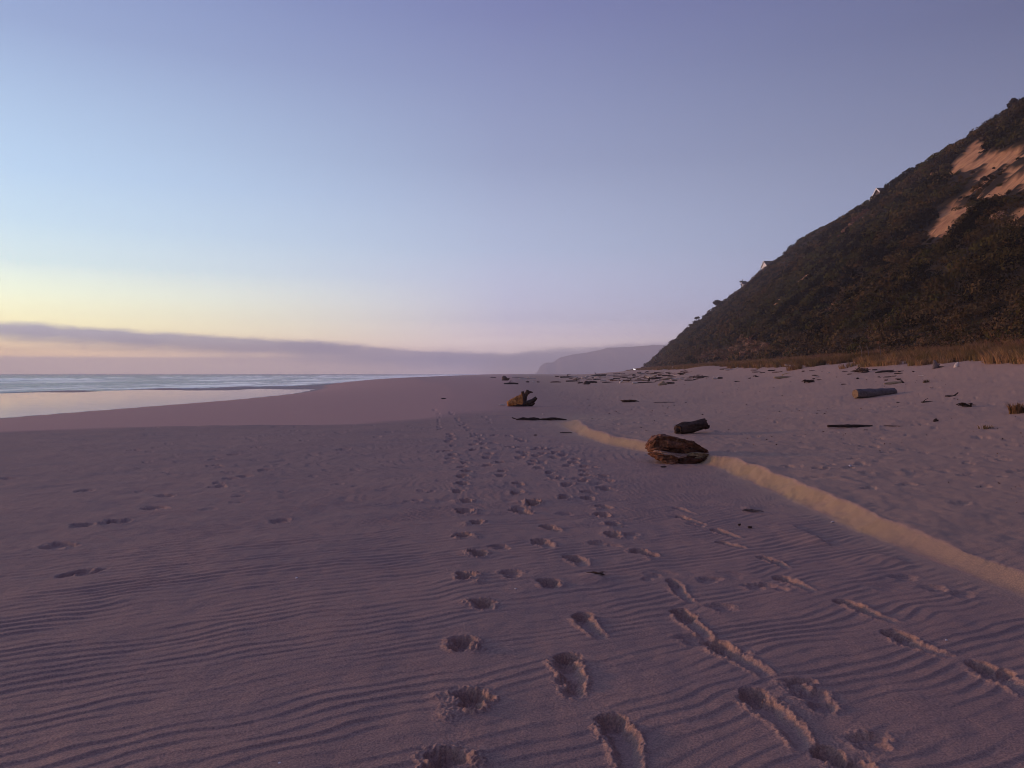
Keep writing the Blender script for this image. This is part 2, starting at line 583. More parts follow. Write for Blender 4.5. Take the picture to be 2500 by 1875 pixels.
def fa(l, ox, oy, k, **kw):
    for q in l:
        fp(ox + q[0] / k, oy + q[1] / k, **kw)


kA = 3.687
for q in [(330, 88), (315, 183), (420, 283), (290, 400), (440, 560), (330, 770), (470, 1025), (280, 1390)]:
    fp(1050 + q[0] / kA, 1200 + q[1] / kA, hw=.085, hl_=.12, depth=.055)
fp(1050 + 370 / kA, 1500 + 785 / kA, hw=.085, hl_=.135, depth=.06)
fp(1050 + 110 / kA, 1500 + 1362 / kA, hw=.09, hl_=.13, depth=.06)
for q in [(930, 95, .05), (850, 180, .08), (1060, 310, .18), (990, 450, .2), (1290, 605, .2), (1060, 830, .06)]:
    fp(1050 + q[0] / kA, 1200 + q[1] / kA, hw=.09, hl_=.14, depth=.055, tail=q[2], th=0.35)
fp(1050 + 1390 / kA, 1200 + 1130 / kA, hw=.075, hl_=.13, depth=.055, tail=.36, th=0.12)
fp(1050 + 1245 / kA, 1500 + 410 / kA, hw=.085, hl_=.11, depth=.065, tail=.38, th=0.0)
fp(1050 + 1270 / kA, 1500 + 640 / kA, hw=.07, hl_=.14, depth=.03)
fp(1050 + 1630 / kA, 1500 + 985 / kA, hw=.085, hl_=.13, depth=.06, tail=.40, th=0.12)
for q in [(1430, 10), (1430, 58), (1560, 130), (1560, 200), (1665, 285), (1660, 378)]:
    fp(1050 + q[0] / kA, 1200 + q[1] / kA, hw=.09, hl_=.15, depth=.045, head=-.35)
kF = 2.458


def fF(x, y, x2=None, y2=None, **kw):
    """an elongated scuff from one pixel of the lower right crop to another"""
    px, py = 1640 + x / kF, 1200 + y / kF
    if x2 is None:
        fp(px, py, **kw)
        return
    a = at(px, py); b = at(1640 + x2 / kF, 1200 + y2 / kF)
    ddx, ddy = b[0] - a[0], b[1] - a[1]
    L = math.hypot(ddx, ddy)
    heading = math.atan2(-ddx, -ddy)          # pointing away from the tail
    ux, uy = ddx / L, ddy / L
    PRINTS.append((a[0] + ux * .12, a[1] + uy * .12, heading, .14, kw.get('hw', .07), kw.get('depth', .05), max(L - .1, .05), heading))


fp(1050 + 1930 / kA, 1200 + 540 / kA, hw=.085, hl_=.17, depth=.05, head=-.5)
fF(-10, 520, 100, 640, hw=.06, depth=.04)
fF(40, 690, 200, 865, hw=.07, depth=.055)
fF(235, 880, 525, 1080, hw=.08, depth=.055)
fF(470, 1180, 775, 1490, hw=.085, depth=.06)
fF(765, 1155, hw=.10, hl_=.08, depth=.03)
fF(890, 1520, 1180, 1700, hw=.08, depth=.055)
fF(1200, 1490, hw=.1, hl_=.09, depth=.025)
fF(20, 90, 120, 125, hw=.055, depth=.035)
fF(40, 140, 180, 190, hw=.06, depth=.04)
fF(255, 220, 375, 265, hw=.06, depth=.045)
fF(280, 290, 400, 325, hw=.06, depth=.045)
fF(535, 385, 665, 440, hw=.06, depth=.045)
fF(625, 500, 815, 575, hw=.065, depth=.05)
fF(1000, 640, 1290, 765, hw=.07, depth=.05)
fF(1280, 830, 1600, 965, hw=.075, depth=.055)
fF(1815, 1015, 2130, 1210, hw=.08, depth=.055)
for q in [(230, 520), (300, 690), (500, 560), (130, 880), (1400, 515), (1580, 578), (1750, 620), (-420, 300), (-400, 130), (-640, 130)]:
    fF(*q, hw=.11, hl_=.10, depth=.016)
k4 = 4.424
L1 = [(590, 1315), (610, 1205), (520, 1110), (580, 1030), (560, 950), (620, 890), (560, 840), (600, 790), (430, 745), (460, 705), (400, 665), (460, 610), (420, 563),
      (460, 540), (450, 515), (430, 490), (320, 440), (320, 405), (320, 375), (310, 350), (320, 330), (330, 305), (330, 285), (310, 265), (285, 245), (270, 225), (262, 200), (275, 170)]
L2 = [(1170, 1310), (1330, 1220), (1160, 1120), (1180, 1025), (980, 940), (1000, 885), (850, 820), (970, 785), (830, 740), (860, 700), (800, 635), (690, 655), (690, 595),
      (790, 585), (720, 560), (770, 540), (680, 515), (740, 500), (690, 485), (650, 450), (600, 420), (560, 395), (590, 380), (540, 355), (510, 340), (520, 320), (510, 290),
      (460, 270), (440, 250), (460, 210), (450, 180), (470, 150), (430, 265), (480, 255)]
L3 = [(1700, 1035), (1600, 970), (1510, 905), (1400, 855), (1320, 810), (1330, 775), (1190, 740), (1200, 685), (1240, 690), (1080, 625), (1190, 630), (900, 575),
      (920, 500), (1080, 505), (880, 360), (850, 330), (800, 300), (740, 265), (720, 235), (660, 240), (610, 235), (560, 205), (700, 165), (740, 120), (770, 95), (820, 215), (870, 240)]
L4 = [(1880, 990), (1890, 930), (1900, 880), (1890, 830), (1990, 840), (1790, 755), (1780, 790), (1700, 825), (1660, 715), (1570, 690), (1510, 655), (1450, 640), (1380, 635),
      (1570, 740), (1430, 700), (1370, 655), (1260, 720), (1370, 725), (2100, 935), (2160, 990), (2100, 1075), (1170, 535), (1220, 555), (1670, 1165), (1430, 795), (1330, 1240)]
for Lq, d_ in ((L1, .05), (L2, .05), (L3, .042), (L4, .042)):
    for i, q in enumerate(Lq):
        fp(1000 + q[0] / k4, 950 + q[1] / k4, hw=.085 + .02 * random.random(), hl_=.14 + .05 * random.random(), depth=d_ + .012 * random.random(), head=random.uniform(-.3, .3))
k5 = 2.212
for q in [(720, 220), (460, 437), (1435, 330), (830, 535), (890, 467), (1170, 415), (1240, 375), (1320, 362), (580, 610), (640, 605), (440, 630), (310, 735), (440, 878),
          (1515, 605), (1160, 270), (1150, 303), (30, 370), (1630, 115), (1590, 112), (1490, 92), (1840, 125), (2100, 120), (2040, 150), (1860, 215), (1640, 170), (1380, 205), (850, 205), (1270, 245)]:
    fp(q[0] / k5, 1000 + q[1] / k5, hw=.12 + .06 * random.random(), hl_=.10 + .05 * random.random(), depth=.026, head=random.uniform(-1.5, 1.5))
for (cx, cy, hd, L, W, dep, tail, th) in list(PRINTS):        # older, blown-in prints beside the fresh ones
    if cx > -2 and random.random() < (.5 if cx > .55 else .12):
        PRINTS.append((cx + random.uniform(-.35, .35), cy + random.uniform(-.4, .4), hd + random.uniform(-.5, .5), L, W * 1.1, dep * random.uniform(.2, .5), 0.0, None))
# trampled, half blown-in marks of the upper beach
for i in range(330):
    yy = 6 + 46 * random.random() ** 1.3
    xx = float(scarp_x(yy)) + 0.6 + random.random() ** .8 * (0.62 * yy)
    PRINTS.append((xx, yy, random.uniform(-3, 3), random.uniform(.09, .2), random.uniform(.06, .13), random.uniform(.012, .034), 0.0, None))
for i in range(170):
    yy = 9 + 16 * random.random()
    xx = random.uniform(-.5 * yy, 0.1 * yy)
    PRINTS.append((xx, yy, random.uniform(-3, 3), random.uniform(.07, .14), random.uniform(.06, .12), random.uniform(.008, .018), 0.0, None))

flatm = np.zeros_like(Z)
nz1 = pn(X * 8.5, Y * 8.5, 61) + .35 * pn(X * 20, Y * 20, 63); nz2 = pn(X * 48, Y * 48, 62)
for i, (cx, cy, hd, L, W, dep, tail, th) in enumerate(PRINTS):
    R_ = L * 2.2 + tail + 0.15
    rc_ = math.hypot(cx, cy)
    i0, i1 = np.searchsorted(rs, rc_ - R_), np.searchsorted(rs, rc_ + R_)
    a0 = math.atan2(cx, cy); da = R_ / max(rc_, .5)
    j0, j1 = np.searchsorted(az, a0 - da), np.searchsorted(az, a0 + da)
    if i1 - i0 < 2 or j1 - j0 < 2:
        continue
    sl = (slice(i0, i1), slice(j0, j1))
    x = X[sl] - cx; y = Y[sl] - cy
    fx, fy = math.sin(hd), math.cos(hd)
    u = x * fx + y * fy; v = x * fy - y * fx
    e1 = nz1[sl]; e2 = nz2[sl]
    rp = random.Random(i * 13 + 5)
    sgn = 1 if i % 2 else -1
    lobes = [(.42 * L, sgn * .08 * W, .58 * L, .98 * W, 1.0), (-.42 * L, -sgn * rp.uniform(0, .3) * W, .52 * L, rp.uniform(.6, .85) * W, rp.uniform(.55, .95))]
    if rp.random() < .35:
        lobes.append((rp.uniform(-.6, .9) * L, rp.uniform(-.9, .9) * W, rp.uniform(.25, .5) * L, rp.uniform(.35, .7) * W, rp.uniform(.4, .8)))
    rho = None
    pit = 0.0
    for lu, lv, lL, lW, ld in lobes:
        q_ = np.sqrt(((u - lu) / lL) ** 2 + ((v - lv) / lW) ** 2) + 0.26 * e1 + 0.05 * e2
        pit = np.minimum(pit, -1.12 * dep * ld * (1 - sst(q_, 0.42, 1.1)))
        rho = q_ if rho is None else np.minimum(rho, q_)
    rim = dep * 0.24 * np.exp(-((rho - 1.26) / 0.25) ** 2) * np.clip(.45 + 1.0 * e1, 0, 1.4) * (1 + 1.1 * e2)
    hh = pit + rim + 0.005 * e2 * np.exp(-(rho / 1.5) ** 4) * (dep / .05)
    if dep > .03:
        for _k in range(3):                              # sand kicked out beside the print
            mu, mv, mr = rp.uniform(-1.5, .6) * L, sgn * rp.uniform(1.0, 1.9) * W * (1 if _k < 3 else -1), rp.uniform(.025, .06)
            hh = hh + dep * rp.uniform(.06, .22) * np.exp(-(((u - mu) / (mr * 1.3)) ** 2 + ((v - mv) / mr) ** 2)) * (1 + .8 * e2 + .6 * e1) * sst(rho, .8, 1.1)
    if tail > 0:
        tx, ty = (-math.sin(th), -math.cos(th)) if th is not None else (-fx, -fy)
        if th == 0.35 or th == 0.12:
            tx, ty = math.sin(th), -math.cos(th)
        u2 = x * tx + y * ty; v2 = x * ty - y * tx + .22 * W * np.sin(u2 * 11 + i)
        s_ = np.clip((u2 - L * .5) / tail, 0, 1)
        inside = np.where((u2 > 0) & (u2 < L * .5 + tail * 1.06), 1.0, 0.0)
        wv = W * (0.85 - 0.35 * s_)
        q = np.abs(v2) / wv + 0.22 * e1 + 0.1 * e2
        endf = 1 - sst(u2, L * .5 + tail * .8, L * .5 + tail * 1.05)
        gro = -dep * 0.7 * (1 - 0.75 * s_) * (1 - sst(q, 0.3, 1.1)) * inside * endf
        gr = dep * 0.17 * np.exp(-((q - 1.3) / .3) ** 2) * (1 + 1.3 * e2 + .9 * e1) * inside * endf * (1 - .4 * s_)
        hh = np.where(gro < hh, np.minimum(hh, gro), hh) + np.maximum(gr, 0)
    m_ = np.exp(-(rho / 1.5) ** 4)
    flatm[sl] = np.maximum(flatm[sl], m_)
    hz[sl] += hh
# small wind ledges
for (xa, ya, xb, yb, hgt) in ((700, 200, 960, 335, .022), (1205, 370, 1440, 440, .02), (410, 95, 540, 100, .02), (-520, 480, -330, 545, .02)):
    a = at(1640 + xa / kF, 1200 + ya / kF); b = at(1640 + xb / kF, 1200 + yb / kF)
    ddx, ddy = b[0] - a[0], b[1] - a[1]; L = math.hypot(ddx, ddy)
    u = ((X - a[0]) * ddx + (Y - a[1]) * ddy) / L; v = ((X - a[0]) * ddy - (Y - a[1]) * ddx) / L + .03 * pn(X * 5, Y * 5, 66)
    hz += hgt * sst(u, 0, .12) * (1 - sst(u, L - .2, L)) * np.where(v < 0, np.exp(-(v / .03) ** 2), np.exp(-(v / .2) ** 2))
# lap marks, gentle swells
hz += 0.02 * fbm(X * .3, Y * .3, 2, 71) * (1 - low_) * (RR < 200)
Zs = Z + hz + ripple * (1 - flatm)
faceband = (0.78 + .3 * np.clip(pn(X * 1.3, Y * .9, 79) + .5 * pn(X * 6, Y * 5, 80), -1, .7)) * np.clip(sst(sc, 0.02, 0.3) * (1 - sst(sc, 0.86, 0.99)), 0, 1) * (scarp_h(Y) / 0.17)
fade_lower = np.exp(-np.clip(xs_ - X, 0, 3) / (0.34 + .15 * pn(X * 3, Y * 3, 78))) * 0.8 * (X < xs_) * (scarp_h(Y) / 0.17)
paleb = 0.6 * np.exp(-((X - 2.6) / 1.6) ** 2 - ((Y - 27) / 4.5) ** 2)
wetm = sst(SEA + 0.5 - Z + 0.15 * pn(X * .05, Y * .05, 77), 0.0, 0.4)
V = np.stack([X, Y, Zs], -1).reshape(-1, 3)
me = mesh_np('sand_beach', V, grid_faces(len(rs), len(az))[:, ::-1])
attr_f(me, 'scarp', np.maximum(faceband, 0)); attr_f(me, 'lower', low_); attr_f(me, 'wet', wetm); attr_f(me, 'upper', sst(X, xs_ - .1 - 3 * sst(Y, 16, 26), xs_ + .4 + 5 * sst(Y, 16, 26)) * sst(Y, 3, 8)); attr_f(me, 'pale', np.clip(fade_lower + paleb, 0, 1))
link('sand_beach', me, m_sand, kind='structure')
del RR, AA, n3, chop, nz1, nz2, flatm, ripple

# ------------------------------------------------------------------ sea and lagoon
m_sea, t = new_mat('sea_water')
pos = t.pos()
foam = t.attr('foam')
fn = t.noise(t.mapping(pos, (.9, .12, 1)), 0.55, 6, 0.68)
fn2 = t.noise(t.mapping(pos, (.25, .05, 1)), 0.30, 4, 0.6)
fm = t.mapr(t.math('ADD', t.math('MULTIPLY', foam, 0.95), t.math('MULTIPLY', t.math('SUBTRACT', t.math('ADD', t.math('MULTIPLY', fn, .7), t.math('MULTIPLY', fn2, .5)), .6), 1.6)), 0.20, 0.52)
fm = t.math('MULTIPLY', fm, t.mapr(foam, 0.0, 0.12))
col = t.mix(fm, (.12, .065, .075, 1), (.97, .86, .84, 1))
rg = t.mix(fm, (.26, .26, .26, 1), (.22, .22, .22, 1))
hw = t.math('ADD', t.math('MULTIPLY', t.noise(t.mapping(pos, (1, .35, 1)), 0.6, 5, 0.65), 0.7), t.math('MULTIPLY', t.noise(pos, 3.0, 3, 0.6), 0.05))
bn = t.bump(t.math('MULTIPLY', hw, t.math('SUBTRACT', 1.0, t.math('MULTIPLY', fm, .85))), 0.42, 1.0)
t.principled(col, rg, bn, spec=0.5, IOR=1.33)

m_lag, t = new_mat('still_water')
pos = t.pos()
bn = t.bump(t.math('ADD', t.math('MULTIPLY', t.noise(t.mapping(pos, (1, .5, 1)), 1.6, 4, 0.6), 0.03), t.math('MULTIPLY', t.noise(t.mapping(pos, (.4, 1, 1)), .25, 2, .5), .03)), 0.10, 1.0)
t.principled((.14, .085, .16, 1), 0.05, bn, spec=0.5, IOR=1.33)

saz = np.radians(np.concatenate([np.linspace(-110, -40, 120, endpoint=False), np.linspace(-40, 12, 760, endpoint=False), np.linspace(12, 60, 60)]))
srs = [40.0]
while srs[-1] < 4900:
    r_ = srs[-1]
    srs.append(r_ + min(max(r_ * r_ / (4.1 * 770) * 0.14, 0.8), 0.3 * r_))
srs = np.array(srs)
R2, A2 = np.meshgrid(srs, saz, indexing='ij')
X2, Y2 = R2 * np.sin(A2), R2 * np.cos(A2)
shore = bar_x(np.maximum(Y2, -100)) - 8
shore = np.where(Y2 < 230, shore, (bar_x(np.minimum(Y2, 240)) - 8) * (1 - sst(Y2, 230, 340)) + water_x(Y2) * sst(Y2, 230, 340))
off = shore - X2 + 10 * pn(X2 * .01, Y2 * .012, 81) + 5 * pn(X2 * .04, Y2 * .05, 82)     # metres out from the water's edge
z2 = np.full_like(X2, SEA)
out = sst(off, 5, 60)
z2 += out * (0.17 * np.sin(off / 34 * 2 * math.pi + 2 * pn(X2 * .01, Y2 * .006, 83)) + 0.035 * np.sin(off / 11 * 2 * math.pi + 3 * pn(X2 * .03, Y2 * .02, 84))) * (1 - sst(R2, 900, 2500))
foam2 = np.zeros_like(X2)
for (o_, h_, wd_, s_) in ((22, .30, 4, 1), (52, .5, 5, 2), (95, .75, 6, 3), (150, .9, 7, 4), (215, .9, 8, 5), (310, .7, 9, 6)):
    g_ = sst(pn(Y2 * .012 + s_ * 5, X2 * .002, 85 + s_), -.35, .35)
    dd = off - o_ - 8 * pn(Y2 * .01, X2 * 0 + s_, 91 + s_)
    prof = np.where(dd > 0, np.exp(-(dd / wd_) ** 2), np.exp(-(dd / (wd_ * .55)) ** 2))
    z2 += h_ * g_ * prof
    foam2 = np.maximum(foam2, g_ * np.where(dd < wd_ * .6, np.exp(-(np.clip(wd_ * .3 - dd, 0, None) / (wd_ * 2.6)) ** 2), np.exp(-((dd - wd_ * .6) / (wd_ * .5)) ** 2)) * (.95 - .05 * s_))
foam2 = np.maximum(foam2, 0.70 * np.exp(-(np.clip(off, 0, None) / 75) ** 2) * (0.6 + .4 * pn(X2 * .03, Y2 * .015, 95)))
foam2 = np.maximum(foam2, 0.46 * np.exp(-((off - 150) / 140) ** 2) * (0.6 + .8 * pn(X2 * .02, Y2 * .008, 96)))
foam2 *= sst(off, -6, 2)
foam2 = np.maximum(foam2, .72 * sst(Y2, 500, 900) * np.exp(-(np.clip(off, 0, None) / 160) ** 2))
inland = sst(-off, 0, 6)
z2 -= 0.6 * inland
me = mesh_np('sea', np.stack([X2, Y2, z2], -1).reshape(-1, 3), grid_faces(len(srs), len(saz))[:, ::-1])
attr_f(me, 'foam', np.clip(foam2, 0, 1))
link('sea', me, m_sea, kind='structure')
lx, ly = np.meshgrid(np.linspace(0, 1, 60), np.linspace(15, 236, 120), indexing='ij')
LXa = water_x(ly) + 10; LXb = bar_x(ly) + 2
LX = LXa + (LXb - LXa) * lx
me = mesh_np('lagoon', np.stack([LX, ly, np.full_like(LX, SEA + 0.03)], -1).reshape(-1, 3), grid_faces(60, 120))
link('lagoon', me, m_lag, kind='structure')

# ------------------------------------------------------------------ hill
def hill_z(x, y):
    d = foot_d(x, y)
    sl_ = 0.867
    top_d = 75.0
    zz = foot_z(y) + np.where(d < top_d, sl_ * d, sl_ * top_d + 0.06 * (d - top_d))
    # rounding at the brow
    zz = zz - 1.2 * np.exp(-((d - top_d) / 7) ** 2)
    body = sst(d, 2, 18) * (1 - 0.6 * sst(d, 62, 80))
    along = y + 0.0 * d
    gul = fbm(along * 0.045, d * 0.010, 3, 101)
    zz = zz + body * (2.4 * gul - 1.8 * np.abs(pn(along * .075 + .25 * pn(along * .05, d * .04, 109), d * .012, 108)) + 0.9 + 0.9 * fbm(along * .16, d * .05, 2, 105))
    zz = zz - 3.0 * sst(-d, 0, 14)
    return zz


def at_hill(px, py):
    d = ray(px, py)
    ys = np.linspace(40, 520, 3000)
    zr = EYE + d.z * ys; zh = hill_z(d.x * ys, ys)
    hit = np.nonzero((zr <= zh))[0]
    i = hit[0] if len(hit) else int(np.argmin(zr - zh))
    return float(d.x * ys[i]), float(ys[i])


def poly(pts, ox, oy, k):
    q = [at_hill(ox + x / k, oy + y / k) for x, y in pts]
    return [(y, float(foot_d(np.array(x), np.array(y)))) for x, y in q]


k9 = 4.367
BARE = [poly(q, 2200, 220, k9) for q in [
    [(550, 800), (800, 600), (838, 600), (822, 760), (640, 860), (560, 840)],
    [(810, 915), (870, 700), (1090, 640), (1060, 815), (860, 920)],
    [(1095, 690), (1330, 640), (1520, 600), (1520, 760), (1330, 770), (1100, 790)],
    [(980, 960), (1330, 830), (1520, 780), (1520, 980), (1330, 1040), (1080, 1110), (900, 1160), (1000, 1060), (1180, 1000)],
    [(700, 1085), (840, 960), (835, 1050), (760, 1100)],
    [(290, 1520), (430, 1330), (560, 1230), (820, 1120), (640, 1340), (480, 1490), (430, 1565)],
    [(880, 640), (900, 560), (960, 490), (920, 620)],
    [(1080, 1400), (1330, 1310), (1480, 1270), (1480, 1390), (1330, 1400), (1180, 1400)]]]
k3 = 5.53
BARE += [poly(q, 1800, 420, k3) for q in [
    [(1370, 1130), (1480, 1060), (1510, 1130), (1450, 1155)], [(1560, 1005), (1660, 970), (1620, 1045)], [(1735, 925), (1800, 900), (1780, 985)],
    [(780, 1490), (960, 1400), (975, 1450), (820, 1530)]]]
BARE += [poly(q, 1560, 600, k4) for q in [
    [(1450, 645), (1560, 540), (1665, 445), (1640, 510), (1500, 635)], [(890, 600), (975, 535), (950, 605)], [(668, 790), (725, 755), (700, 805)]]]
DRY = [poly(q, 1560, 600, k4) for q in [
    [(570, 1250), (700, 1170), (1000, 1105), (1180, 950), (1215, 1000), (1450, 1060), (1500, 1150), (1300, 1230), (800, 1280)],
    [(1690, 380), (1850, 320), (1860, 350), (1700, 430)], [(1950, 800), (2100, 640), (2212, 600), (2212, 680), (2050, 760)]]]
DRY += [poly(q, 1800, 420, k3) for q in [[(1400, 900), (1600, 640), (1850, 500), (1850, 620), (1700, 720), (1450, 900)]]]
DRY += [poly(q, 2200, 220, k9) for q in [[(450, 1620), (640, 1480), (720, 1480), (600, 1600)], [(990, 1400), (1100, 1340), (1200, 1400), (1000, 1480)], [(250, 930), (430, 840), (460, 870), (280, 950)]]]


def in_polys(y, d, polys, grow=0.0):
    res = np.zeros(y.shape, bool)
    for P in polys:
        a = np.array(P); c = a.mean(0); a = c + (a - c) * (1 + grow)
        ins = np.zeros(y.shape, bool)
        j = len(a) - 1
        for i in range(len(a)):
            yi, di, yj, dj = a[i, 0], a[i, 1], a[j, 0], a[j, 1]
            cond = ((di > d) != (dj > d)) & (y < (yj - yi) * (d - di) / (dj - di + 1e-9) + yi)
            ins ^= cond
            j = i
        res |= ins
    return res


m_hill, t = new_mat('hill_soil')
pos = t.pos()
bare_a = t.attr('bare')
st = t.noise(t.mapping(pos, (.5, 1.6, .5)), 0.9, 5, 0.65)
soil = t.mix(t.mapr(t.noise(pos, 0.35, 5, 0.6), .3, .7), (.48, .25, .12, 1), (.66, .385, .19, 1))
rill = t.noise(t.mapping(pos, (.25, 2.2, .25)), 1.0, 6, .7, .4)
soil = t.mix(t.mapr(st, .42, .72, 0, .8), soil, (.30, .14, .08, 1))
soil = t.mix(t.mapr(rill, .52, .7, 0, .75), soil, (.20, .10, .06, 1))
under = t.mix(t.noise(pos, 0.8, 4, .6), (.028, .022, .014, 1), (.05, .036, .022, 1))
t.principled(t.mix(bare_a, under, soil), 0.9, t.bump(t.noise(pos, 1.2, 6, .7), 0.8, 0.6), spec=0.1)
hy = np.arange(-60, 516, 0.8)
hd = np.concatenate([np.arange(-14, 84, 0.7), np.arange(84, 230, 4)])
HY, HD = np.meshgrid(hy, hd, indexing='ij')
HX = 31 + 0.11 * HY + HD * 1.006
HZ = hill_z(HX, HY)
jy, jd = HY + 2.6 * pn(HY * .3, HD * .3, 111) + .6 * pn(HY, HD, 112), foot_d(HX, HY) + 2.0 * pn(HY * .35, HD * .35, 113) + .5 * pn(HY * 1.1, HD * 1.1, 114)
bareg = in_polys(jy, jd, BARE, .12).astype(float)
HZ = HZ - 0.5 * bareg + bareg * 1.1 * fbm(HY * .4, HD * .09, 3, 117)
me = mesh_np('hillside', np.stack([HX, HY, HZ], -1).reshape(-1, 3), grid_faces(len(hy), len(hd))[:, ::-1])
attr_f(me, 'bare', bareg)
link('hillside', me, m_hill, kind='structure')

m_leaf, t = new_mat('scrub_leaves')
cn = t.attr('tint', 'Color')
t.principled(cn, 1.0, None, spec=0.0)

# scrub covering the slope: nobody could count it
N = 17000
sy = 40 + 470 * rng.random(N) ** 1.35
sd = -2 + 84 * rng.random(N)
sx = 31 + 0.11 * sy + sd * 1.006
sdd = foot_d(sx, sy)
inb_ = in_polys(sy, sdd, BARE[:8], .1) & (rng.random(len(sy)) < .06)
keep = (sdd > -1.5) & (inb_ | ~in_polys(sy + 1.2 * pn(sy * .3, sd * .3, 121), sdd + .8 * pn(sy * .4, sd * .4, 122), BARE, 0.30))
sy, sd, sx, sdd = sy[keep], sd[keep], sx[keep], sdd[keep]
inb_ = inb_[keep]
sz = hill_z(sx, sy)
dryp = in_polys(sy, sdd, DRY)
tone = fbm(sy * .06, sd * .016, 3, 131)
srad = rng.uniform(.7, 1.9, len(sy)) * np.where(dryp, .6, 1.0) * (1 + .4 * pn(sy * .1, sd * .06, 135)) * (1 - .3 * sst(sdd, 60, 80))
srad = np.where(inb_, srad * .38, srad)
for tq in (.25, .5, .75, 1.0):        # the slides lie open towards the beach: only low growth in front of them
    srad = np.where(in_polys(sy + tq * 9 + 1.5 * pn(sy * .3, sd * .3, 139), sdd + tq * 5, BARE[:8], .05), np.minimum(srad, .42), srad)
for hpx_, hyd_ in ((2143, 290), (1866, 452), (1921, 424), (2040, 345), (1813, 446)):      # only low growth round the houses
    hx0 = (hpx_ - 1250) / FPX * hyd_
    near_h = np.exp(-(((sx - hx0 + 3) / 10) ** 2 + ((sy - hyd_ + 6) / 14) ** 2) ** 2)
    srad = srad * (1 - .7 * near_h)
cnt = np.clip(15000 / sy, 26, 170).astype(int)
tot = int(cnt.sum())
idx = np.repeat(np.arange(len(sy)), cnt)
rr_ = np.random.default_rng(5)
D = rr_.normal(0, 1, (tot, 3)); D[:, 2] = np.abs(D[:, 2]) * .9 + .05; D /= np.linalg.norm(D, axis=1)[:, None]
lump = 1 + 0.3 * pn(D[:, 0] * 2 + idx * 1.7, D[:, 1] * 2 + idx * .9, 141)
rad = srad[idx] * lump * rr_.uniform(.72, 1.05, tot)
Pq = np.stack([sx[idx], sy[idx], sz[idx]], 1) + D * rad[:, None] * np.array([1, 1, .85]) + np.array([-.25, 0, .1]) * srad[idx][:, None]
size = np.clip(srad[idx] * .28, .18, .46) * np.clip(sy[idx] / 240, .28, 1.1)
Vq, Fq = leaf_quads(Pq, D, size, .65, .45, 6)
olive = np.array([.050, .047, .013]); brown = np.array([.074, .044, .017]); dark = np.array([.009, .008, .003]); tan = np.array([.32, .185, .11]); red = np.array([.17, .08, .05])
mixv = np.clip(.5 + 1.1 * tone + rng.normal(0, .28, len(sy)), 0, 1)[:, None]
tint = olive * (1 - mixv) + brown * mixv
dk = (pn(sy * .09, sd * .03, 137) + .6 * pn(sy * .3, sd * .2, 138) + rng.normal(0, .2, len(sy)) > .16)[:, None]
tint = np.where(dk, dark, tint)
upper = sst(sdd, 45, 70)[:, None] * sst(230 - sy, 0, 60)[:, None]
tint = tint * (1 - .55 * upper) + .55 * upper * np.array([.055, .034, .024])
tint = np.where(dryp[:, None], np.where(rng.random(len(sy))[:, None] < .7, tan, red) * rng.uniform(.55, 1.1, (len(sy), 1)), tint)
footb = (1 - sst(sdd, 0, 11))[:, None] * (rng.random((len(sy), 1)) < .6)
tint = tint * (1 - footb) + footb * np.array([.095, .060, .030])
cq = tint[idx] * (rng.uniform(.7, 1.35, (len(sy), 1)))[idx] * rr_.uniform(.82, 1.2, (tot, 1))
me = mesh_np('hillside_scrub', Vq, Fq, smooth=False)
attr_c(me, 'tint', cq)
link('hillside_scrub', me, m_leaf, kind='stuff', label='dense dark green and brown scrub covering the steep hillside', cat='scrub')

# dune grass between the sand and the hill
N = 9000
gy_ = 22 + 470 * rng.random(N) ** 1.6
gq = rng.random(N) * 1.25 - .02
edgew = 2.6 * pn(gy_ * .12, gy_ * 0, 151) + .7 * pn(gy_ * .5, gy_ * 0, 152)
gx_ = 19 + .11 * gy_ + gq * 12 + edgew * (1 - np.clip(gq, 0, 1))
okg = pn(gx_ * .25, gy_ * .2, 153) > -0.30 - .6 * gq
gx_, gy_, gq = gx_[okg], gy_[okg], gq[okg]
gz_ = np.maximum(ground(gx_, gy_), np.where(foot_d(gx_, gy_) > 0, hill_z(gx_, gy_), -9))
nbk = np.clip(4200 / gy_, 10, 80).astype(int)
gi = np.repeat(np.arange(len(gx_)), nbk); n = len(gi)
r0 = np.random.default_rng(8)
th = r0.random(n) * 2 * math.pi; rad = .32 * np.sqrt(r0.random(n))
bx_, by_ = gx_[gi] + rad * np.cos(th), gy_[gi] + rad * np.sin(th)
hgt = (.18 + .36 * r0.random(n)) * (0.75 + .5 * (pn(gx_ * .3, gy_ * .2, 155) > 0))[gi]
lean = hgt * (.35 + .5 * r0.random(n)); la = th + r0.normal(0, .5, n)
wd2 = np.clip(.006 + gy_[gi] * .00016, .009, .05)
px_, py_ = -np.sin(la) * wd2, np.cos(la) * wd2
b0 = np.stack([bx_ - px_, by_ - py_, gz_[gi] - .03], 1); b1 = np.stack([bx_ + px_, by_ + py_, gz_[gi] - .03], 1)
mx, my = bx_ + np.cos(la) * lean * .4, by_ + np.sin(la) * lean * .4
m0 = np.stack([mx + px_ * .7, my + py_ * .7, gz_[gi] + hgt * .65], 1); m1 = np.stack([mx - px_ * .7, my - py_ * .7, gz_[gi] + hgt * .65], 1)
t0 = np.stack([bx_ + np.cos(la) * lean + px_ * .15, by_ + np.sin(la) * lean + py_ * .15, gz_[gi] + hgt], 1)
t1 = np.stack([bx_ + np.cos(la) * lean - px_ * .15, by_ + np.sin(la) * lean - py_ * .15, gz_[gi] + hgt], 1)
Vg = np.stack([b0, b1, m0, m1, t0, t1], 1).reshape(-1, 3)
b = np.arange(n)[:, None] * 6
Fg = np.concatenate([b + np.array([[0, 1, 2, 3]]), b + np.array([[3, 2, 4, 5]])], 0)
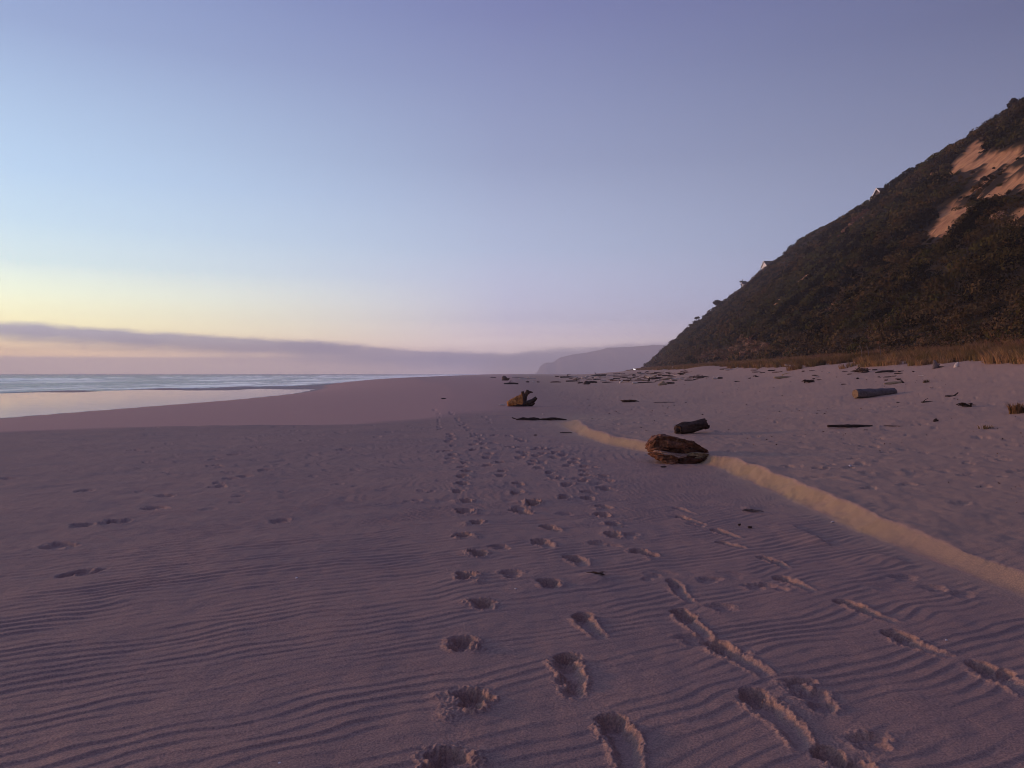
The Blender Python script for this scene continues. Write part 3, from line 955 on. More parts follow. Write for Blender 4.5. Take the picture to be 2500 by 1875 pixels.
me = mesh_np('dune_grass', Vg, Fg)
gt = np.where(r0.random((len(gx_), 1)) < .6, np.array([[.27, .160, .082]]), np.array([[.19, .128, .055]])) * (1 + .5 * pn(gx_ * .15, gy_ * .1, 157))[:, None]
gt = np.where((gq > .55)[:, None] & (r0.random((len(gx_), 1)) < .5), np.array([[.24, .125, .08]]), gt)
cg = gt[gi] * r0.uniform(.65, 1.35, (n, 1))
attr_c(me, 'tint', np.concatenate([cg, cg], 0))
link('dune_grass', me, m_leaf, kind='stuff', label='band of dry brownish dune grass along the foot of the hill', cat='grass')

# ------------------------------------------------------------------ far headland
m_head, t = new_mat('fogged_forest')
t.principled(t.mix(t.noise(t.pos(), .02, 5, .6), (.17, .15, .14, 1), (.26, .22, .20, 1)), .9, None, spec=.1)  # forest colour lightened to carry some of the sea fog before it
HP = [(1290, 913), (1308, 912), (1314, 905), (1317, 896), (1329, 886), (1342, 886), (1353, 883), (1365, 874), (1399, 865), (1432, 861), (1489, 849), (1534, 847), (1580, 844), (1650, 840), (1750, 838), (2100, 836)]
DH = 5000.0
hx = np.array([(q[0] - 1250) / FPX * DH for q in HP]); hh_ = np.array([(HOR - q[1]) / FPX * DH + EYE for q in HP])
ux = np.linspace(hx[0], hx[-1], 260); vy = np.linspace(-1, 1, 60)
UX, VY = np.meshgrid(ux, vy, indexing='ij')
HH = np.interp(UX, hx, hh_)
depth = 120 + 3.2 * HH
prof = (1 - np.abs(VY) ** 1.5)
ZZ = -6 + (HH + 6) * prof * (1 + .06 * (np.abs(VY) > .06) * fbm(UX * .012, VY * 4, 3, 161))
me = mesh_np('headland', np.stack([UX, DH + VY * depth, ZZ], -1).reshape(-1, 3), grid_faces(260, 60)[:, ::-1])
link('headland', me, m_head, kind='structure')


# ------------------------------------------------------------------ wood materials
def wood(name, c1, c2, rough=.85, sc=1.0, extra=None):
    m, t = new_mat(name)
    co = t.coord('Object')
    n1 = t.noise(t.mapping(co, (2.2 * sc, 16 * sc, 16 * sc)), 1.6, 6, .65, .6)
    n2 = t.noise(co, 7 * sc, 4, .6)
    col = t.mix(t.mapr(n1, .32, .68), c1, c2)
    col = t.mix(t.mapr(n2, .46, .70, 0, .75), col, extra or tuple(x * .5 for x in c1[:3]) + (1,))
    t.principled(col, rough, t.bump(t.math('ADD', t.math('MULTIPLY', n1, .03), t.math('MULTIPLY', n2, .015)), .8, 1.0), spec=.2)
    return m


W = {
    'pale': wood('bleached_wood', (.58, .47, .38, 1), (.80, .69, .58, 1), sc=1),
    'tan': wood('tan_wood', (.30, .20, .11, 1), (.50, .36, .21, 1)),
    'grey': wood('grey_wood', (.13, .10, .095, 1), (.22, .17, .155, 1)),
    'dark': wood('dark_wood', (.034, .020, .015, 1), (.085, .05, .036, 1)),
    'brown': wood('brown_wood', (.075, .042, .028, 1), (.15, .085, .052, 1)),
    'red': wood('reddish_wood', (.12, .055, .040, 1), (.20, .10, .07, 1)),
    'char': wood('charred_wood', (.045, .024, .016, 1), (.13, .072, .048, 1), sc=1.5, extra=(.015, .010, .008, 1)),
    'bark': wood('weathered_bark', (.10, .040, .022, 1), (.38, .165, .085, 1), sc=1.6, extra=(.04, .02, .012, 1)),
    'lowbark': wood('dark_bark', (.05, .018, .011, 1), (.14, .058, .032, 1), sc=1.6),  # darker, redder bark for the stump's core and lower slab
    'orange': wood('split_orange_wood', (.38, .12, .03, 1), (.88, .40, .11, 1), sc=1.2, extra=(.05, .025, .015, 1)),
    'face': wood('sawn_wood', (.20, .125, .075, 1), (.30, .20, .12, 1), sc=.6),
    'kelp': wood('dry_kelp', (.035, .020, .012, 1), (.11, .06, .03, 1)),
    'sandy': m_sand,
}


def put(px, py):
    return at(px, py)


G_FIELD = 'driftwood strewn over the upper beach'


def drift(px, py, lpx, tpx, mat, label, name='driftwood_log', cat='driftwood', yaw=0.0, rise=0.0, bend=0.0, branches=0, taper=.7, seed=None, ragged=.5, sink=.25, group=G_FIELD, n=9):
    """one piece of driftwood seen at (px, py) in the photograph, lpx long and tpx thick there"""
    x, y, z = put(px, py)
    seed = seed if seed is not None else int(px * 7 + py) % 97
    k = y / FPX
    L = lpx * k / max(.35, math.cos(yaw)); r = max(tpx * k / 2, .012)
    rs_ = random.Random(seed)
    h = L / 2
    path = [(-h, 0, 0), (-h * .35, bend * L * .5, bend * L * .35), (h * .3, bend * L * .6, bend * L * .45), (h, 0, rise * L)]
    mb = MB()
    mb.add(*tube(path, [r * taper, r, r * .95, r * taper * .9], n, 14, .22, .18, seed, .9, ragged))
    for b in range(branches):
        s_ = rs_.uniform(-.7, .7) * h
        q = [(s_, 0, r * .3), (s_ + rs_.uniform(-.1, .18) * L, rs_.uniform(-.1, .1) * L, r + rs_.uniform(.04, .12) * L), (s_ + rs_.uniform(-.2, .3) * L, rs_.uniform(-.2, .2) * L, r + rs_.uniform(.05, .2) * L)]
        mb.add(*tube(q, [r * .45, r * .32, r * .12], 6, 8, .2, .1, seed + b))
    o = link(name, mb.mesh(name, True), W[mat], None, label, cat, group, None, (x, y, z + r * (1 - 2 * sink) + .003), (0, 0, yaw))
    return o


def chunk(px, py, wpx, hpx, mat, label, name='driftwood_chunk', cat='driftwood', seed=1, group=G_FIELD, lean=.2, sink=.1):
    """a lumpy, upright piece"""
    x, y, z = put(px, py)
    k = y / FPX
    w_, h_ = wpx * k, hpx * k
    mb = MB()
    mb.add(*tube([(-w_ * .1, 0, -h_ * .1), (-w_ * .05, 0, h_ * .35), (w_ * lean * .5, 0, h_ * .7), (w_ * lean, 0, h_)], [w_ * .5, w_ * .44, w_ * .3, w_ * .13], 9, 10, .35, .3, seed, .8, .4))
    mb.add(*tube([(w_ * .1, 0, h_ * .2), (w_ * .4, -w_ * .1, h_ * .45), (w_ * .55, -w_ * .1, h_ * .6)], [w_ * .2, w_ * .14, w_ * .06], 6, 7, .3, .2, seed + 2))
    return link(name, mb.mesh(name, True), W[mat], None, label, cat, group, None, (x, y, z - h_ * sink), (0, 0, 0))


def sprig(px, py, wpx, hpx, mat, label, name='twig_clump', cat='driftwood', seed=1, nst=14, thick=.012, group=None, flatk=.35):
    """a tangle of thin twigs or strands"""
    x, y, z = put(px, py)
    k = y / FPX
    w_, h_ = wpx * k, hpx * k
    r = random.Random(seed)
    mb = MB()
    for i in range(nst):
        a = r.uniform(-1, 1); L = w_ * r.uniform(.25, .6)
        c = (r.uniform(-.3, .3) * w_, r.uniform(-.3, .3) * w_ * flatk * 2, r.uniform(.0, .45) * h_)
        an = r.uniform(0, 6.28); e = r.uniform(-.1, .5)
        dx_, dy_, dz_ = math.cos(an), math.sin(an) * flatk * 2, e * h_ / w_ * 1.4
        p0 = (c[0] - dx_ * L / 2, c[1] - dy_ * L / 2, max(0, c[2] - dz_ * L / 2)); p2 = (c[0] + dx_ * L / 2, c[1] + dy_ * L / 2, max(.0, c[2] + dz_ * L / 2))
        p1 = (c[0] + r.uniform(-.1, .1) * L, c[1] + r.uniform(-.1, .1) * L, c[2] + r.uniform(0, .25) * h_)
        tk = max(thick, k * .5) * r.uniform(.6, 1.4)
        mb.add(*tube([p0, p1, p2], [tk * .7, tk, tk * .4], 5, 7, .2, .1, seed + i))
    return link(name, mb.mesh(name, True), W[mat], None, label, cat, group, None, (x, y, z + .004))


# ---- the bark-covered stump piece lying across the little scarp
bx0, by0, bz0 = put(1663, 1131)
by0 += .25
root = link('driftwood_stump', None, label='big brown layered bark-covered stump block lying across the sandy ledge', cat='driftwood', loc=(bx0, by0, bz0))


def slab(name, stations, mat, parent, n=64, m=90, noise=.22, groove=.22, seed=0):
    """an irregular slab: stations of (x, yc, zc, half depth, half height)"""
    St = np.array(stations, float)
    tt = np.linspace(0, len(St) - 1, m)
    q = np.stack([np.interp(tt, np.arange(len(St)), St[:, i]) for i in range(5)], 1)
    th = np.linspace(0, 2 * math.pi, n, endpoint=False)
    A, T_ = np.meshgrid(th, np.linspace(0, 1, m))
    cs_, sn = np.cos(A), np.sin(A)
    ex = .42
    Yc = np.sign(cs_) * np.abs(cs_) ** ex; Zc = np.sign(sn) * np.abs(sn) ** ex
    xx = np.broadcast_to(q[:, :1], A.shape)
    k = 1 + noise * pn(xx * 5 + seed, cs_ * 1.6 + sn * 2.1, seed) + groove * .6 * pn(xx * 3 + Yc * 2, sn * 6 + cs_ * 4 + seed, seed + 3) + groove * .4 * pn(xx * 16, A * 5 + seed, seed + 4)
    k = k - .16 * np.exp(-(pn(xx * 2.2 + seed, A * 2.6 + .8 * pn(xx * 4, A, seed + 8), seed + 11) / .07) ** 2) + .05 * pn(xx * 30, A * 8, seed + 12)
    Vx = xx + .035 * pn(A * 2, T_ * 9 + seed, seed + 6)
    V = np.stack([Vx, q[:, 1:2] + q[:, 3:4] * Yc * k, q[:, 2:3] + q[:, 4:5] * Zc * k], -1).reshape(-1, 3)
    F = [(i * n + j, i * n + (j + 1) % n, (i + 1) * n + (j + 1) % n, (i + 1) * n + j) for i in range(m - 1) for j in range(n)]
    V = np.vstack([V, [St[0, 0] - .01, St[0, 1], St[0, 2]], [St[-1, 0] + .01, St[-1, 1], St[-1, 2]]])
    a, b = len(V) - 2, len(V) - 1
    F += [((j + 1) % n, j, a) for j in range(n)] + [((m - 1) * n + j, (m - 1) * n + (j + 1) % n, b) for j in range(n)]
    me = bpy.data.meshes.new(name); me.from_pydata([tuple(map(float, p_)) for p_ in V], [], [f[::-1] for f in F], shade_flat=False); me.update()
    return link(name, me, W[mat], parent)


slab('upper_slab', [(-.56, .10, .26, .05, .035), (-.51, .10, .27, .16, .085), (-.42, .12, .325, .24, .12), (-.28, .14, .345, .27, .125), (-.1, .14, .325, .28, .125), (.1, .14, .285, .27, .12), (.27, .12, .24, .24, .11), (.42, .10, .19, .17, .085), (.52, .08, .155, .08, .045), (.56, .07, .14, .03, .02)], 'bark', root, seed=2, noise=.34, groove=.3)
slab('core', [(-.44, .06, .16, .05, .06), (-.36, .06, .17, .14, .13), (-.1, .06, .16, .2, .14), (.2, .05, .15, .18, .13), (.40, .04, .12, .14, .10), (.50, .03, .11, .05, .05)], 'lowbark', root, seed=29, noise=.3, groove=.3)
slab('lower_slab', [(-.06, -.12, .04, .05, .04), (.0, -.13, .05, .15, .085), (.15, -.13, .045, .2, .09), (.38, -.11, .045, .2, .09), (.49, -.09, .055, .15, .08), (.545, -.08, .07, .05, .04)], 'lowbark', root, seed=7, noise=.3, groove=.3)
slab('splinter_slab', [(-.56, -.10, .16, .02, .012), (-.48, -.12, .14, .09, .045), (-.34, -.16, .10, .15, .08), (-.18, -.18, .065, .16, .085), (-.05, -.16, .05, .10, .05)], 'bark', root, seed=13, noise=.32, groove=.3)
slab('heartwood', [(.10, -.14, .13, .05, .03), (.22, -.15, .14, .15, .042), (.38, -.14, .135, .15, .045), (.49, -.11, .125, .10, .035), (.53, -.1, .12, .03, .015)], 'tan', root, seed=17, noise=.25, groove=.4)
slab('drifted_sand', [(-.46, -.06, .205, .05, .02), (-.36, -.10, .18, .14, .04), (-.22, -.13, .15, .15, .04), (-.05, -.16, .12, .15, .045), (.08, -.17, .13, .12, .035), (.16, -.15, .14, .05, .015)], 'sandy', root, seed=21, noise=.2, groove=.08)

# ---- charred hollow log behind it
x_, y_, z_ = put(1690, 1058)
root = link('charred_log', None, label='short charred black hollow log with broken ends behind the bark-covered stump', cat='driftwood', loc=(x_, y_ + .12, z_ + .13), rot=(0, -.13, .42))
mb = MB(); mb.add(*tube([(-.40, 0, 0), (-.2, 0, .0), (.1, 0, .01), (.42, 0, .02)], [.135, .14, .125, .12], 22, 30, .25, .28, 5, 1.0, .8))
link('trunk', mb.mesh('trunk', True), W['char'], root)
mb = MB(); mb.add(*tube([(-.46, .0, -.03), (-.38, 0, -.02), (-.30, 0, 0)], [.05, .075, .06], 12, 8, .4, .4, 8))
link('hollow_core', mb.mesh('hollow_core', True), W['dark'], root)
mb = MB(); mb.add(*tube([(.36, -.05, -.05), (.45, -.05, -.05), (.5, -.04, -.03)], [.06, .05, .02], 8, 8, .4, .3, 9)); mb.add(*tube([(.36, .03, .07), (.43, .03, .09), (.47, .02, .09)], [.05, .04, .015], 8, 8, .4, .3, 10))
link('broken_stub', mb.mesh('broken_stub', True), W['char'], root)

# ---- split orange stump near the footprints
x_, y_, z_ = put(1272, 993)
y_ += .4
root = link('split_stump', None, label='upended split stump with orange inner wood and raised root prongs beside the footprints', cat='driftwood', loc=(x_, y_, z_))
k = y_ / FPX / 11.06


def sp(u, v, d=0.0):
    return ((u - 800) * k, d, (590 - v) * k)


fan = MB()
for i in range(9):
    f = i / 8
    a = (420 + 420 * f, 470 + 70 * f - 60 * math.sin(f * 3.1)); b_ = (840 - 110 * (1 - f), 520 - 0 * f)
    top_ = (440 + 380 * f, 460 - 210 * f ** .9)
    fan.add(*tube([sp(500 + 300 * f, 545, -.12 + .12 * f), sp(470 + 350 * f, 505 - 60 * f, -.16 + .16 * f), sp(*top_, -.05 + .1 * f)], [.10, .095, .04], 9, 14, .25, .35, 30 + i, .8, .5))
link('split_wood', fan.mesh('split_wood', True), W['orange'], root)
mb = MB(); mb.add(*tube([sp(450, 575, .05), sp(620, 560, -.02), sp(830, 545, .05), sp(1000, 550, .1)], [.07, .13, .15, .10], 12, 20, .3, .25, 41, .7, .4))
link('stump_base', mb.mesh('stump_base', True), W['dark'], root)
for pth, rd in (([sp(850, 540, .1), sp(845, 400, .08), sp(850, 280, .1), sp(850, 190, .1)], [.16, .12, .08, .075]),
                ([sp(870, 520, .2), sp(900, 360, .22), sp(960, 230, .22), sp(985, 155, .22)], [.15, .12, .09, .07]),
                ([sp(940, 290, .22), sp(1000, 230, .24), sp(1060, 205, .25), sp(1130, 215, .25)], [.08, .07, .055, .02])):
    mb = MB(); mb.add(*tube(pth, rd, 10, 18, .3, .25, 45, 1, .6))
    link('root_prong', mb.mesh('root_prong', True), W['brown'], root)
mb = MB(); mb.add(*tube([sp(880, 560, .1), sp(1000, 490, .06), sp(1120, 440, .05), sp(1220, 350, .05)], [.09, .17, .16, .085], 12, 20, .22, .2, 51, .7, .3)); mb.add(*tube([sp(1000, 560, .1), sp(1100, 530, .06), sp(1170, 500, .05)], [.1, .14, .08], 10, 12, .22, .2, 52, .6))
link('root_lobe', mb.mesh('root_lobe', True), W['dark'], root)
drift(1226, 990, 15, 4, 'pale', 'small pale wood fragment on the sand at the left foot of the split stump', 'driftwood_fragment', yaw=.2, group=None, bend=.1)

# ---- sawn log of the upper beach
x_, y_, z_ = put(2141, 967)
k = y_ / FPX
root = link('sawn_log', None, label='thick straight grey-brown log with a pale sawn end facing the camera', cat='driftwood', loc=(x_, y_ + .15, z_ + 9.3 * k * .8), rot=(0, -.03, .30))
hl_ = 58 * k; rr_l = 11 * k
mb = MB(); mb.add(*tube([(-hl_, 0, 0), (-hl_ * .3, 0, 0), (hl_ * .4, 0, 0), (hl_, 0, .01)], [rr_l, rr_l * 1.0, rr_l * .96, rr_l * .85], 26, 30, .12, .13, 61))
link('trunk', mb.mesh('trunk', True), W['grey'], root)
mb = MB(); mb.add(*tube([(-hl_ - .025, 0, 0), (-hl_ - .01, 0, 0), (-hl_ + .02, 0, 0)], [rr_l * .93, rr_l * .96, rr_l * .93], 22, 4, .05, .03, 61))
link('sawn_end', mb.mesh('sawn_end', False), W['face'], root)
mb = MB(); mb.add(*tube([(hl_ - .05, 0, .02), (hl_ + .06, .02, -.02), (hl_ + .12, .0, -.05)], [rr_l * .75, rr_l * .5, .02], 9, 8, .4, .4, 63))
link('broken_end', mb.mesh('broken_end', True), W['dark'], root)

# ---- nearer small pieces
drift(2075, 1043, 106, 8.5, 'dark', 'long thin dark log lying flat on the open sand, nearer than the sawn log', 'driftwood_pole', yaw=-.06, taper=.8, bend=.015, group=None)
drift(2113, 1051, 12, 3, 'brown', 'little brown stick just below the right end of the long thin dark log', 'driftwood_stick', yaw=.3, group=None)
drift(2182, 1041, 42, 1.6, 'dark', 'hair-thin dark twig right of the long thin dark log', 'twig', yaw=-.35, group=None)
drift(2265, 983, 36, 5, 'dark', 'dark spindle-shaped stick lying level, right of the sawn log', 'driftwood_stick', yaw=.1, taper=.35, branches=1, group=None)
drift(2323, 968, 36, 4.2, 'dark', 'dark stick raised at its right end, above the twiggy clump', 'driftwood_stick', yaw=.2, rise=.22, taper=.7, group=None)
sprig(2357, 993, 40, 15, 'dark', 'dark tangled clump of twigs on the sand at the right', seed=4, nst=26, thick=.014)
drift(2193, 984, 9, 3, 'dark', 'tiny dark wood scrap between the sawn log and the spindle-shaped stick', 'driftwood_fragment', yaw=.2, group=None)
chunk(2285, 1028, 11, 8, 'dark', 'small round dark lump alone on the sand below the twiggy clump', 'driftwood_lump', seed=9, group=None, lean=.1, sink=.2)
sprig(1537, 982, 50, 9, 'kelp', 'dark brown heap of dried seaweed on the open sand left of the charred log', 'seaweed_heap', 'seaweed', seed=12, nst=46, thick=.016)
sprig(1470 + 150, 983, 75, 2.5, 'grey', 'thin broken line of pale twigs right of the seaweed heap', 'twig_line', seed=15, nst=10, thick=.008, flatk=.1)
# the long broken branch
x_, y_, z_ = put(1322, 1026)
k = y_ / FPX
root = link('driftwood_branch', None, label='long dark broken branch stretched flat on the sand in front of the split stump', cat='driftwood', loc=(x_, y_, z_))
mb = MB()
mb.add(*tube([(-62 * k, 0, .02), (-45 * k, .05, .06), (-30 * k, 0, .03), (-4 * k, 0, .03)], [.015, .045, .04, .02], 8, 14, .4, .3, 71))
mb.add(*tube([(-5 * k, 0, .03), (20 * k, .02, .04), (38 * k, 0, .05), (62 * k, 0, .01)], [.02, .045, .04, .012], 8, 14, .4, .3, 72))
link('main_stem', mb.mesh('main_stem', True), W['dark'], root)
mb = MB(); mb.add(*tube([(-38 * k, .25, .03), (-20 * k, .3, .06), (-4 * k, .3, .04)], [.012, .03, .012], 7, 10, .3, .3, 73))
link('side_branch', mb.mesh('side_branch', True), W['dark'], root)
mb = MB(); mb.add(*tube([(-72 * k, .2, .08), (-66 * k, .15, .05), (-58 * k, .1, .02)], [.02, .02, .012], 7, 8, .3, .3, 74))
link('side_branch', mb.mesh('side_branch', True), W['dark'], root)
chunk(1325, 1013, 3.5, 4.5, 'pale', 'tiny white chip standing behind the long broken branch', 'shell', 'shell', seed=3, group=None)
drift(1382, 1057, 30, 2.2, 'dark', 'thin dark stick at the left end of the yellowish ledge', 'driftwood_stick', yaw=-.05, group=None)
drift(1307, 1063, 8, 3, 'dark', 'small dark scrap below the long broken branch, left of the thin stick', 'driftwood_fragment', yaw=.3, group=None)
drift(1083, 974, 11, 3, 'dark', 'short dark stick beyond the far end of the footprints, alone on smooth sand', 'driftwood_stick', yaw=.05, group=None)
drift(1805, 1283, 6, 2.5, 'dark', 'small dark twig end poking from the sand between the footprints and the ledge', 'twig', yaw=-.3, rise=.3, group=None)
drift(1831, 1289, 9, 3, 'dark', 'dark twig scrap lying beside the twig end near the ledge', 'twig', yaw=-.5, rise=.1, group=None)
sprig(1455, 1402, 60, 6, 'brown', 'scatter of fine brown twigs right of the second line of footprints', 'twig_scatter', seed=22, nst=16, thick=.0035, flatk=.25)
sprig(1837, 1250, 50, 10, 'grey', 'faint grey twig scatter half buried below the yellowish ledge', 'twig_scatter', seed=23, nst=12, thick=.005, flatk=.3)
drift(1620, 1141, 14, 4, 'dark', 'dark bark flake on the sand just below the bark-covered stump', 'bark_flake', yaw=.1, group=None)

# ---- driftwood field, far middle of the beach
T = [
    (1204, 922, 13, 2.6, 'dark', 0.1, 'leftmost short dark stick of the far driftwood, near the surf line'),
    (1265, 923, 30, 1.8, 'dark', 0.0, 'thin dark stick behind the left end of the white log'),
    (1287, 925.5, 43, 3.2, 'pale', 0.05, 'long white log lying level, first pale one right of the arched stump'),
    (1248, 938, 35, 4.6, 'dark', -.05, 'dark flat plank on bare sand below the arched stump'),
    (1288, 933.5, 8, 3.4, 'dark', .2, 'small dark chunk right of the dark flat plank'),
    (1303, 933.5, 4.5, 3.2, 'pale', .1, 'tiny pale chunk between two small dark chunks'),
    (1314, 933.5, 7, 3, 'dark', .2, 'small dark chunk right of the tiny pale chunk'),
    (1357, 934, 26, 3.2, 'red', .05, 'reddish stick left of the dark logs on the middle beach'),
    (1384, 922.5, 33, 5.2, 'dark', .08, 'dark thick log farther off than the reddish stick'),
    (1360, 920, 10, 2.4, 'red', .2, 'short reddish stick left of the dark thick log'),
    (1399, 931.5, 34, 3.8, 'dark', -.06, 'dark slim log just right of the reddish stick'),
    (1427, 924, 13, 5, 'pale', .3, 'stubby pale log end on the middle beach, right of the dark thick log'),
    (1434, 920, 10, 3, 'pale', .1, 'thin pale stick just behind the stubby pale log end'),
    (1446, 934.5, 24, 5, 'dark', -.2, 'dark log sloping down to the right, beyond the lumpy dark stump'),
    (1417, 936, 13, 4, 'brown', .3, 'brown wood scrap left of the lumpy dark stump'),
    (1463, 918, 34, 4.2, 'dark', .1, 'long dark log at the far edge of the driftwood, left of the dune tip'),
    (1474, 921.5, 15, 2.6, 'pale', 0, 'thin pale stick under the long dark log at the far edge'),
    (1471, 930, 16, 3.2, 'pale', .05, 'short pale log level with the dark slim log, right of it'),
    (1484, 934, 28, 2.4, 'dark', .08, 'thin dark stick under the short pale log'),
    (1495, 929, 10, 4, 'dark', .4, 'dark chunk right of the short pale log'),
    (1505, 919, 16, 2.4, 'brown', .2, 'brown stick right of the long dark log at the far edge'),
    (1528, 919, 36, 2.4, 'brown', .1, 'long thin brown stick below the tiny white lights'),
    (1548, 917, 9, 3.4, 'dark', .6, 'dark bent stick end below the dune tip'),
    (1534, 929.5, 33, 3.4, 'brown', -.1, 'brown log in the tangle, left of the upright dark root'),
    (1554, 937, 21, 4.6, 'pale', .12, 'bright white plank at the near edge of the tangle'),
    (1573, 935, 33, 2.6, 'dark', .05, 'dark stick reaching right from the bright white plank'),
    (1562, 929, 26, 3, 'red', -.1, 'reddish log behind the bright white plank'),
    (1598, 925, 30, 4, 'brown', .06, 'brown log touching the upright dark root on its right'),
    (1572, 914.5, 15, 2.8, 'pale', .1, 'flat pale piece on the sand below the left end of the grass'),
    (1601, 910, 12, 3.2, 'pale', .2, 'pale flat piece on the sand right under the grass edge'),
    (1590, 917, 18, 3, 'tan', .3, 'tan stick behind the upright dark root'),
    (1623, 917.5, 15, 3, 'dark', -.2, 'dark stick left of the dark branching root'),
    (1637, 937, 19, 6, 'dark', -.15, 'dark log right against the rounded tan stump'),
    (1607, 931, 16, 2.6, 'brown', .1, 'brown stick left of the rounded tan stump'),
    (1652, 927, 31, 3.6, 'pale', .12, 'pale log sloping up to the right, below the dark branching root'),
    (1667, 924, 14, 3, 'tan', .2, 'tan stick at the right end of the sloping pale log'),
    (1681, 929, 20, 2.8, 'brown', .05, 'brown stick right of the sloping pale log'),
    (1640, 921, 22, 2.2, 'brown', .1, 'thin brown stick between the dark branching root and the sloping pale log'),
    (1713, 922, 44, 3.6, 'brown', .1, 'long brown log right of the tangle, pointing to the pale forked branch'),
    (1758, 924, 12, 4, 'dark', -.2, 'dark chunk behind the pale forked branch'),
    (1769, 902, 24, 2.6, 'dark', .15, 'dark stick under the white pole by the sand hummock'),
    (2000, 928, 13, 2, 'dark', 0, 'tiny dark stick right of the dark weedy clump'),
    (1850, 909, 30, 2.4, 'brown', .05, 'thin brown stick on rippled sand left of the propped white log'),
    (1800, 932, 14, 2.6, 'dark', .1, 'small dark stick on bare sand left of the yellowish chunk'),
    (1848, 920, 9, 3, 'dark', .4, 'little dark scrap left of the yellowish chunk, higher up'),
    (1990, 917, 16, 2.4, 'brown', .1, 'short brown stick above the dark weedy clump'),
    (2060, 939, 12, 2.6, 'dark', -.1, 'small dark stick left of the sawn log'),
    (2094, 925, 7, 4, 'dark', .6, 'small dark upright scrap between the brush and the sawn log'),
]
for (px, py, l_, tk, mt, yw, lab) in T:
    nm = 'driftwood_log' if tk >= 3.6 else 'driftwood_stick'
    drift(px, py, l_, tk * 1.12, mt, lab, nm, yaw=yw + random.uniform(-.15, .15), bend=random.uniform(-.02, .06), branches=1 if l_ > 28 and tk > 3 else 0, n=8)
chunk(1233, 929, 20, 11, 'brown', 'arched dark stump at the left end of the far driftwood', 'driftwood_stump', seed=5, lean=-.3)
chunk(1433, 938, 15, 6.5, 'dark', 'lumpy dark stump under the sloping dark log on the middle beach', 'driftwood_stump', seed=6, lean=.3)
chunk(1516, 935, 8, 8, 'pale', 'pale upright root chunk in the tangle, left of the bright white plank', 'driftwood_root', seed=7, lean=.5)
chunk(1584, 931, 6, 11, 'dark', 'upright dark root standing in the middle of the tangle', 'driftwood_root', seed=8, lean=.3)
chunk(1618, 940, 20, 10, 'tan', 'rounded tan stump at the near edge of the tangle', 'driftwood_stump', seed=9, lean=-.1)
sprig(1667, 916, 30, 11, 'dark', 'dark branching root sprawled under the hummock', 'driftwood_root', seed=31, nst=9, thick=.06, group=G_FIELD)
drift(1673, 908, 24, 2.2, 'brown', 'thin arched brown branch above the dark branching root', 'driftwood_branch', yaw=.1, bend=.16, branches=1)
drift(1622, 904, 11, 2.4, 'pale', 'white bent branch lying in the left part of the grass', 'driftwood_branch', yaw=.1, bend=.25)
drift(1638, 902, 9, 2, 'pale', 'pale stick tilted up in the grass, left one of a pair', 'driftwood_stick', yaw=.2, rise=.7)
drift(1654, 902, 9, 2, 'brown', 'brown stick tilted up in the grass, right one of a pair', 'driftwood_stick', yaw=-.2, rise=.6)
drift(1580, 909.5, 11, 3, 'dark', 'dark bent branch under the left end of the grass', 'driftwood_branch', yaw=.2, bend=.2)
drift(1747, 925, 18, 3.2, 'pale', 'pale forked branch rising to the right, right of the long brown log', 'driftwood_branch', yaw=.3, rise=.35, branches=2)
drift(1785, 903, 36, 3, 'pale', 'slim white pole leaning up to the right beside the sand hummock', 'driftwood_pole', yaw=.15, rise=.16, taper=.8)
drift(1912, 923, 46, 8, 'tan', 'long yellowish chunk tapering to the right on the mid beach', 'driftwood_log', yaw=.08, taper=.55, branches=1, sink=.35)
sprig(1973, 934, 32, 11, 'kelp', 'dark weedy oval clump right of the long yellowish chunk', 'seaweed_clump', 'seaweed', seed=33, nst=40, thick=.03)
drift(2025, 911, 10, 2.4, 'pale', 'short pale stick leaning left on the sand before the grass', 'driftwood_stick', yaw=.1, rise=-.9)
sprig(2104, 909, 46, 17, 'brown', 'brown brushy heap of dead branches at the grass edge', 'brush_heap', 'driftwood', seed=34, nst=26, thick=.03, group=G_FIELD)
# log with a prop, curved log, broken stump, pale roots
x_, y_, z_ = put(1936, 899); k = y_ / FPX
root = link('driftwood_log', None, label='bleached white log propped on a leg at the grass edge', cat='driftwood', group=G_FIELD, loc=(x_, y_, z_ + 5 * k))
mb = MB(); mb.add(*tube([(-20 * k, 0, 3 * k), (-6 * k, 0, 1 * k), (8 * k, 0, 0), (19 * k, 0, -1.5 * k)], [1.6 * k, 2.2 * k, 2.7 * k, 2.2 * k], 10, 16, .15, .15, 81, 1, .5))
link('trunk', mb.mesh('trunk', True), W['pale'], root)
mb = MB(); mb.add(*tube([(-9 * k, 0, 1 * k), (-14 * k, -.1, -3 * k), (-18 * k, -.1, -5.5 * k)], [1.1 * k, .9 * k, .6 * k], 7, 9, .2, .2, 82))
link('branch_leg', mb.mesh('branch_leg', True), W['pale'], root)
drift(2165, 911, 56, 5.5, 'dark', 'dark arched log curving down at its right end, above the broken stump', 'driftwood_log', yaw=.05, bend=.11, taper=.6)
x_, y_, z_ = put(2182, 938); k = y_ / FPX
root = link('broken_stump', None, label='pale yellowish broken stump with a dark root end, behind the sawn log', cat='driftwood', group=G_FIELD, loc=(x_, y_, z_))
mb = MB(); mb.add(*tube([(-24 * k, 0, 1 * k), (-8 * k, 0, 2.5 * k), (8 * k, 0, 3 * k), (18 * k, 0, 4 * k)], [1.5 * k, 3.5 * k, 4.5 * k, 4.5 * k], 12, 20, .35, .3, 83, .9, .6))
link('trunk', mb.mesh('trunk', True), W['tan'], root)
mb = MB(); mb.add(*tube([(16 * k, 0, 2 * k), (19 * k, 0, 7 * k), (24 * k, .05, 5 * k), (28 * k, .05, 2 * k)], [3.5 * k, 3.2 * k, 2.4 * k, .8 * k], 10, 12, .4, .35, 84))
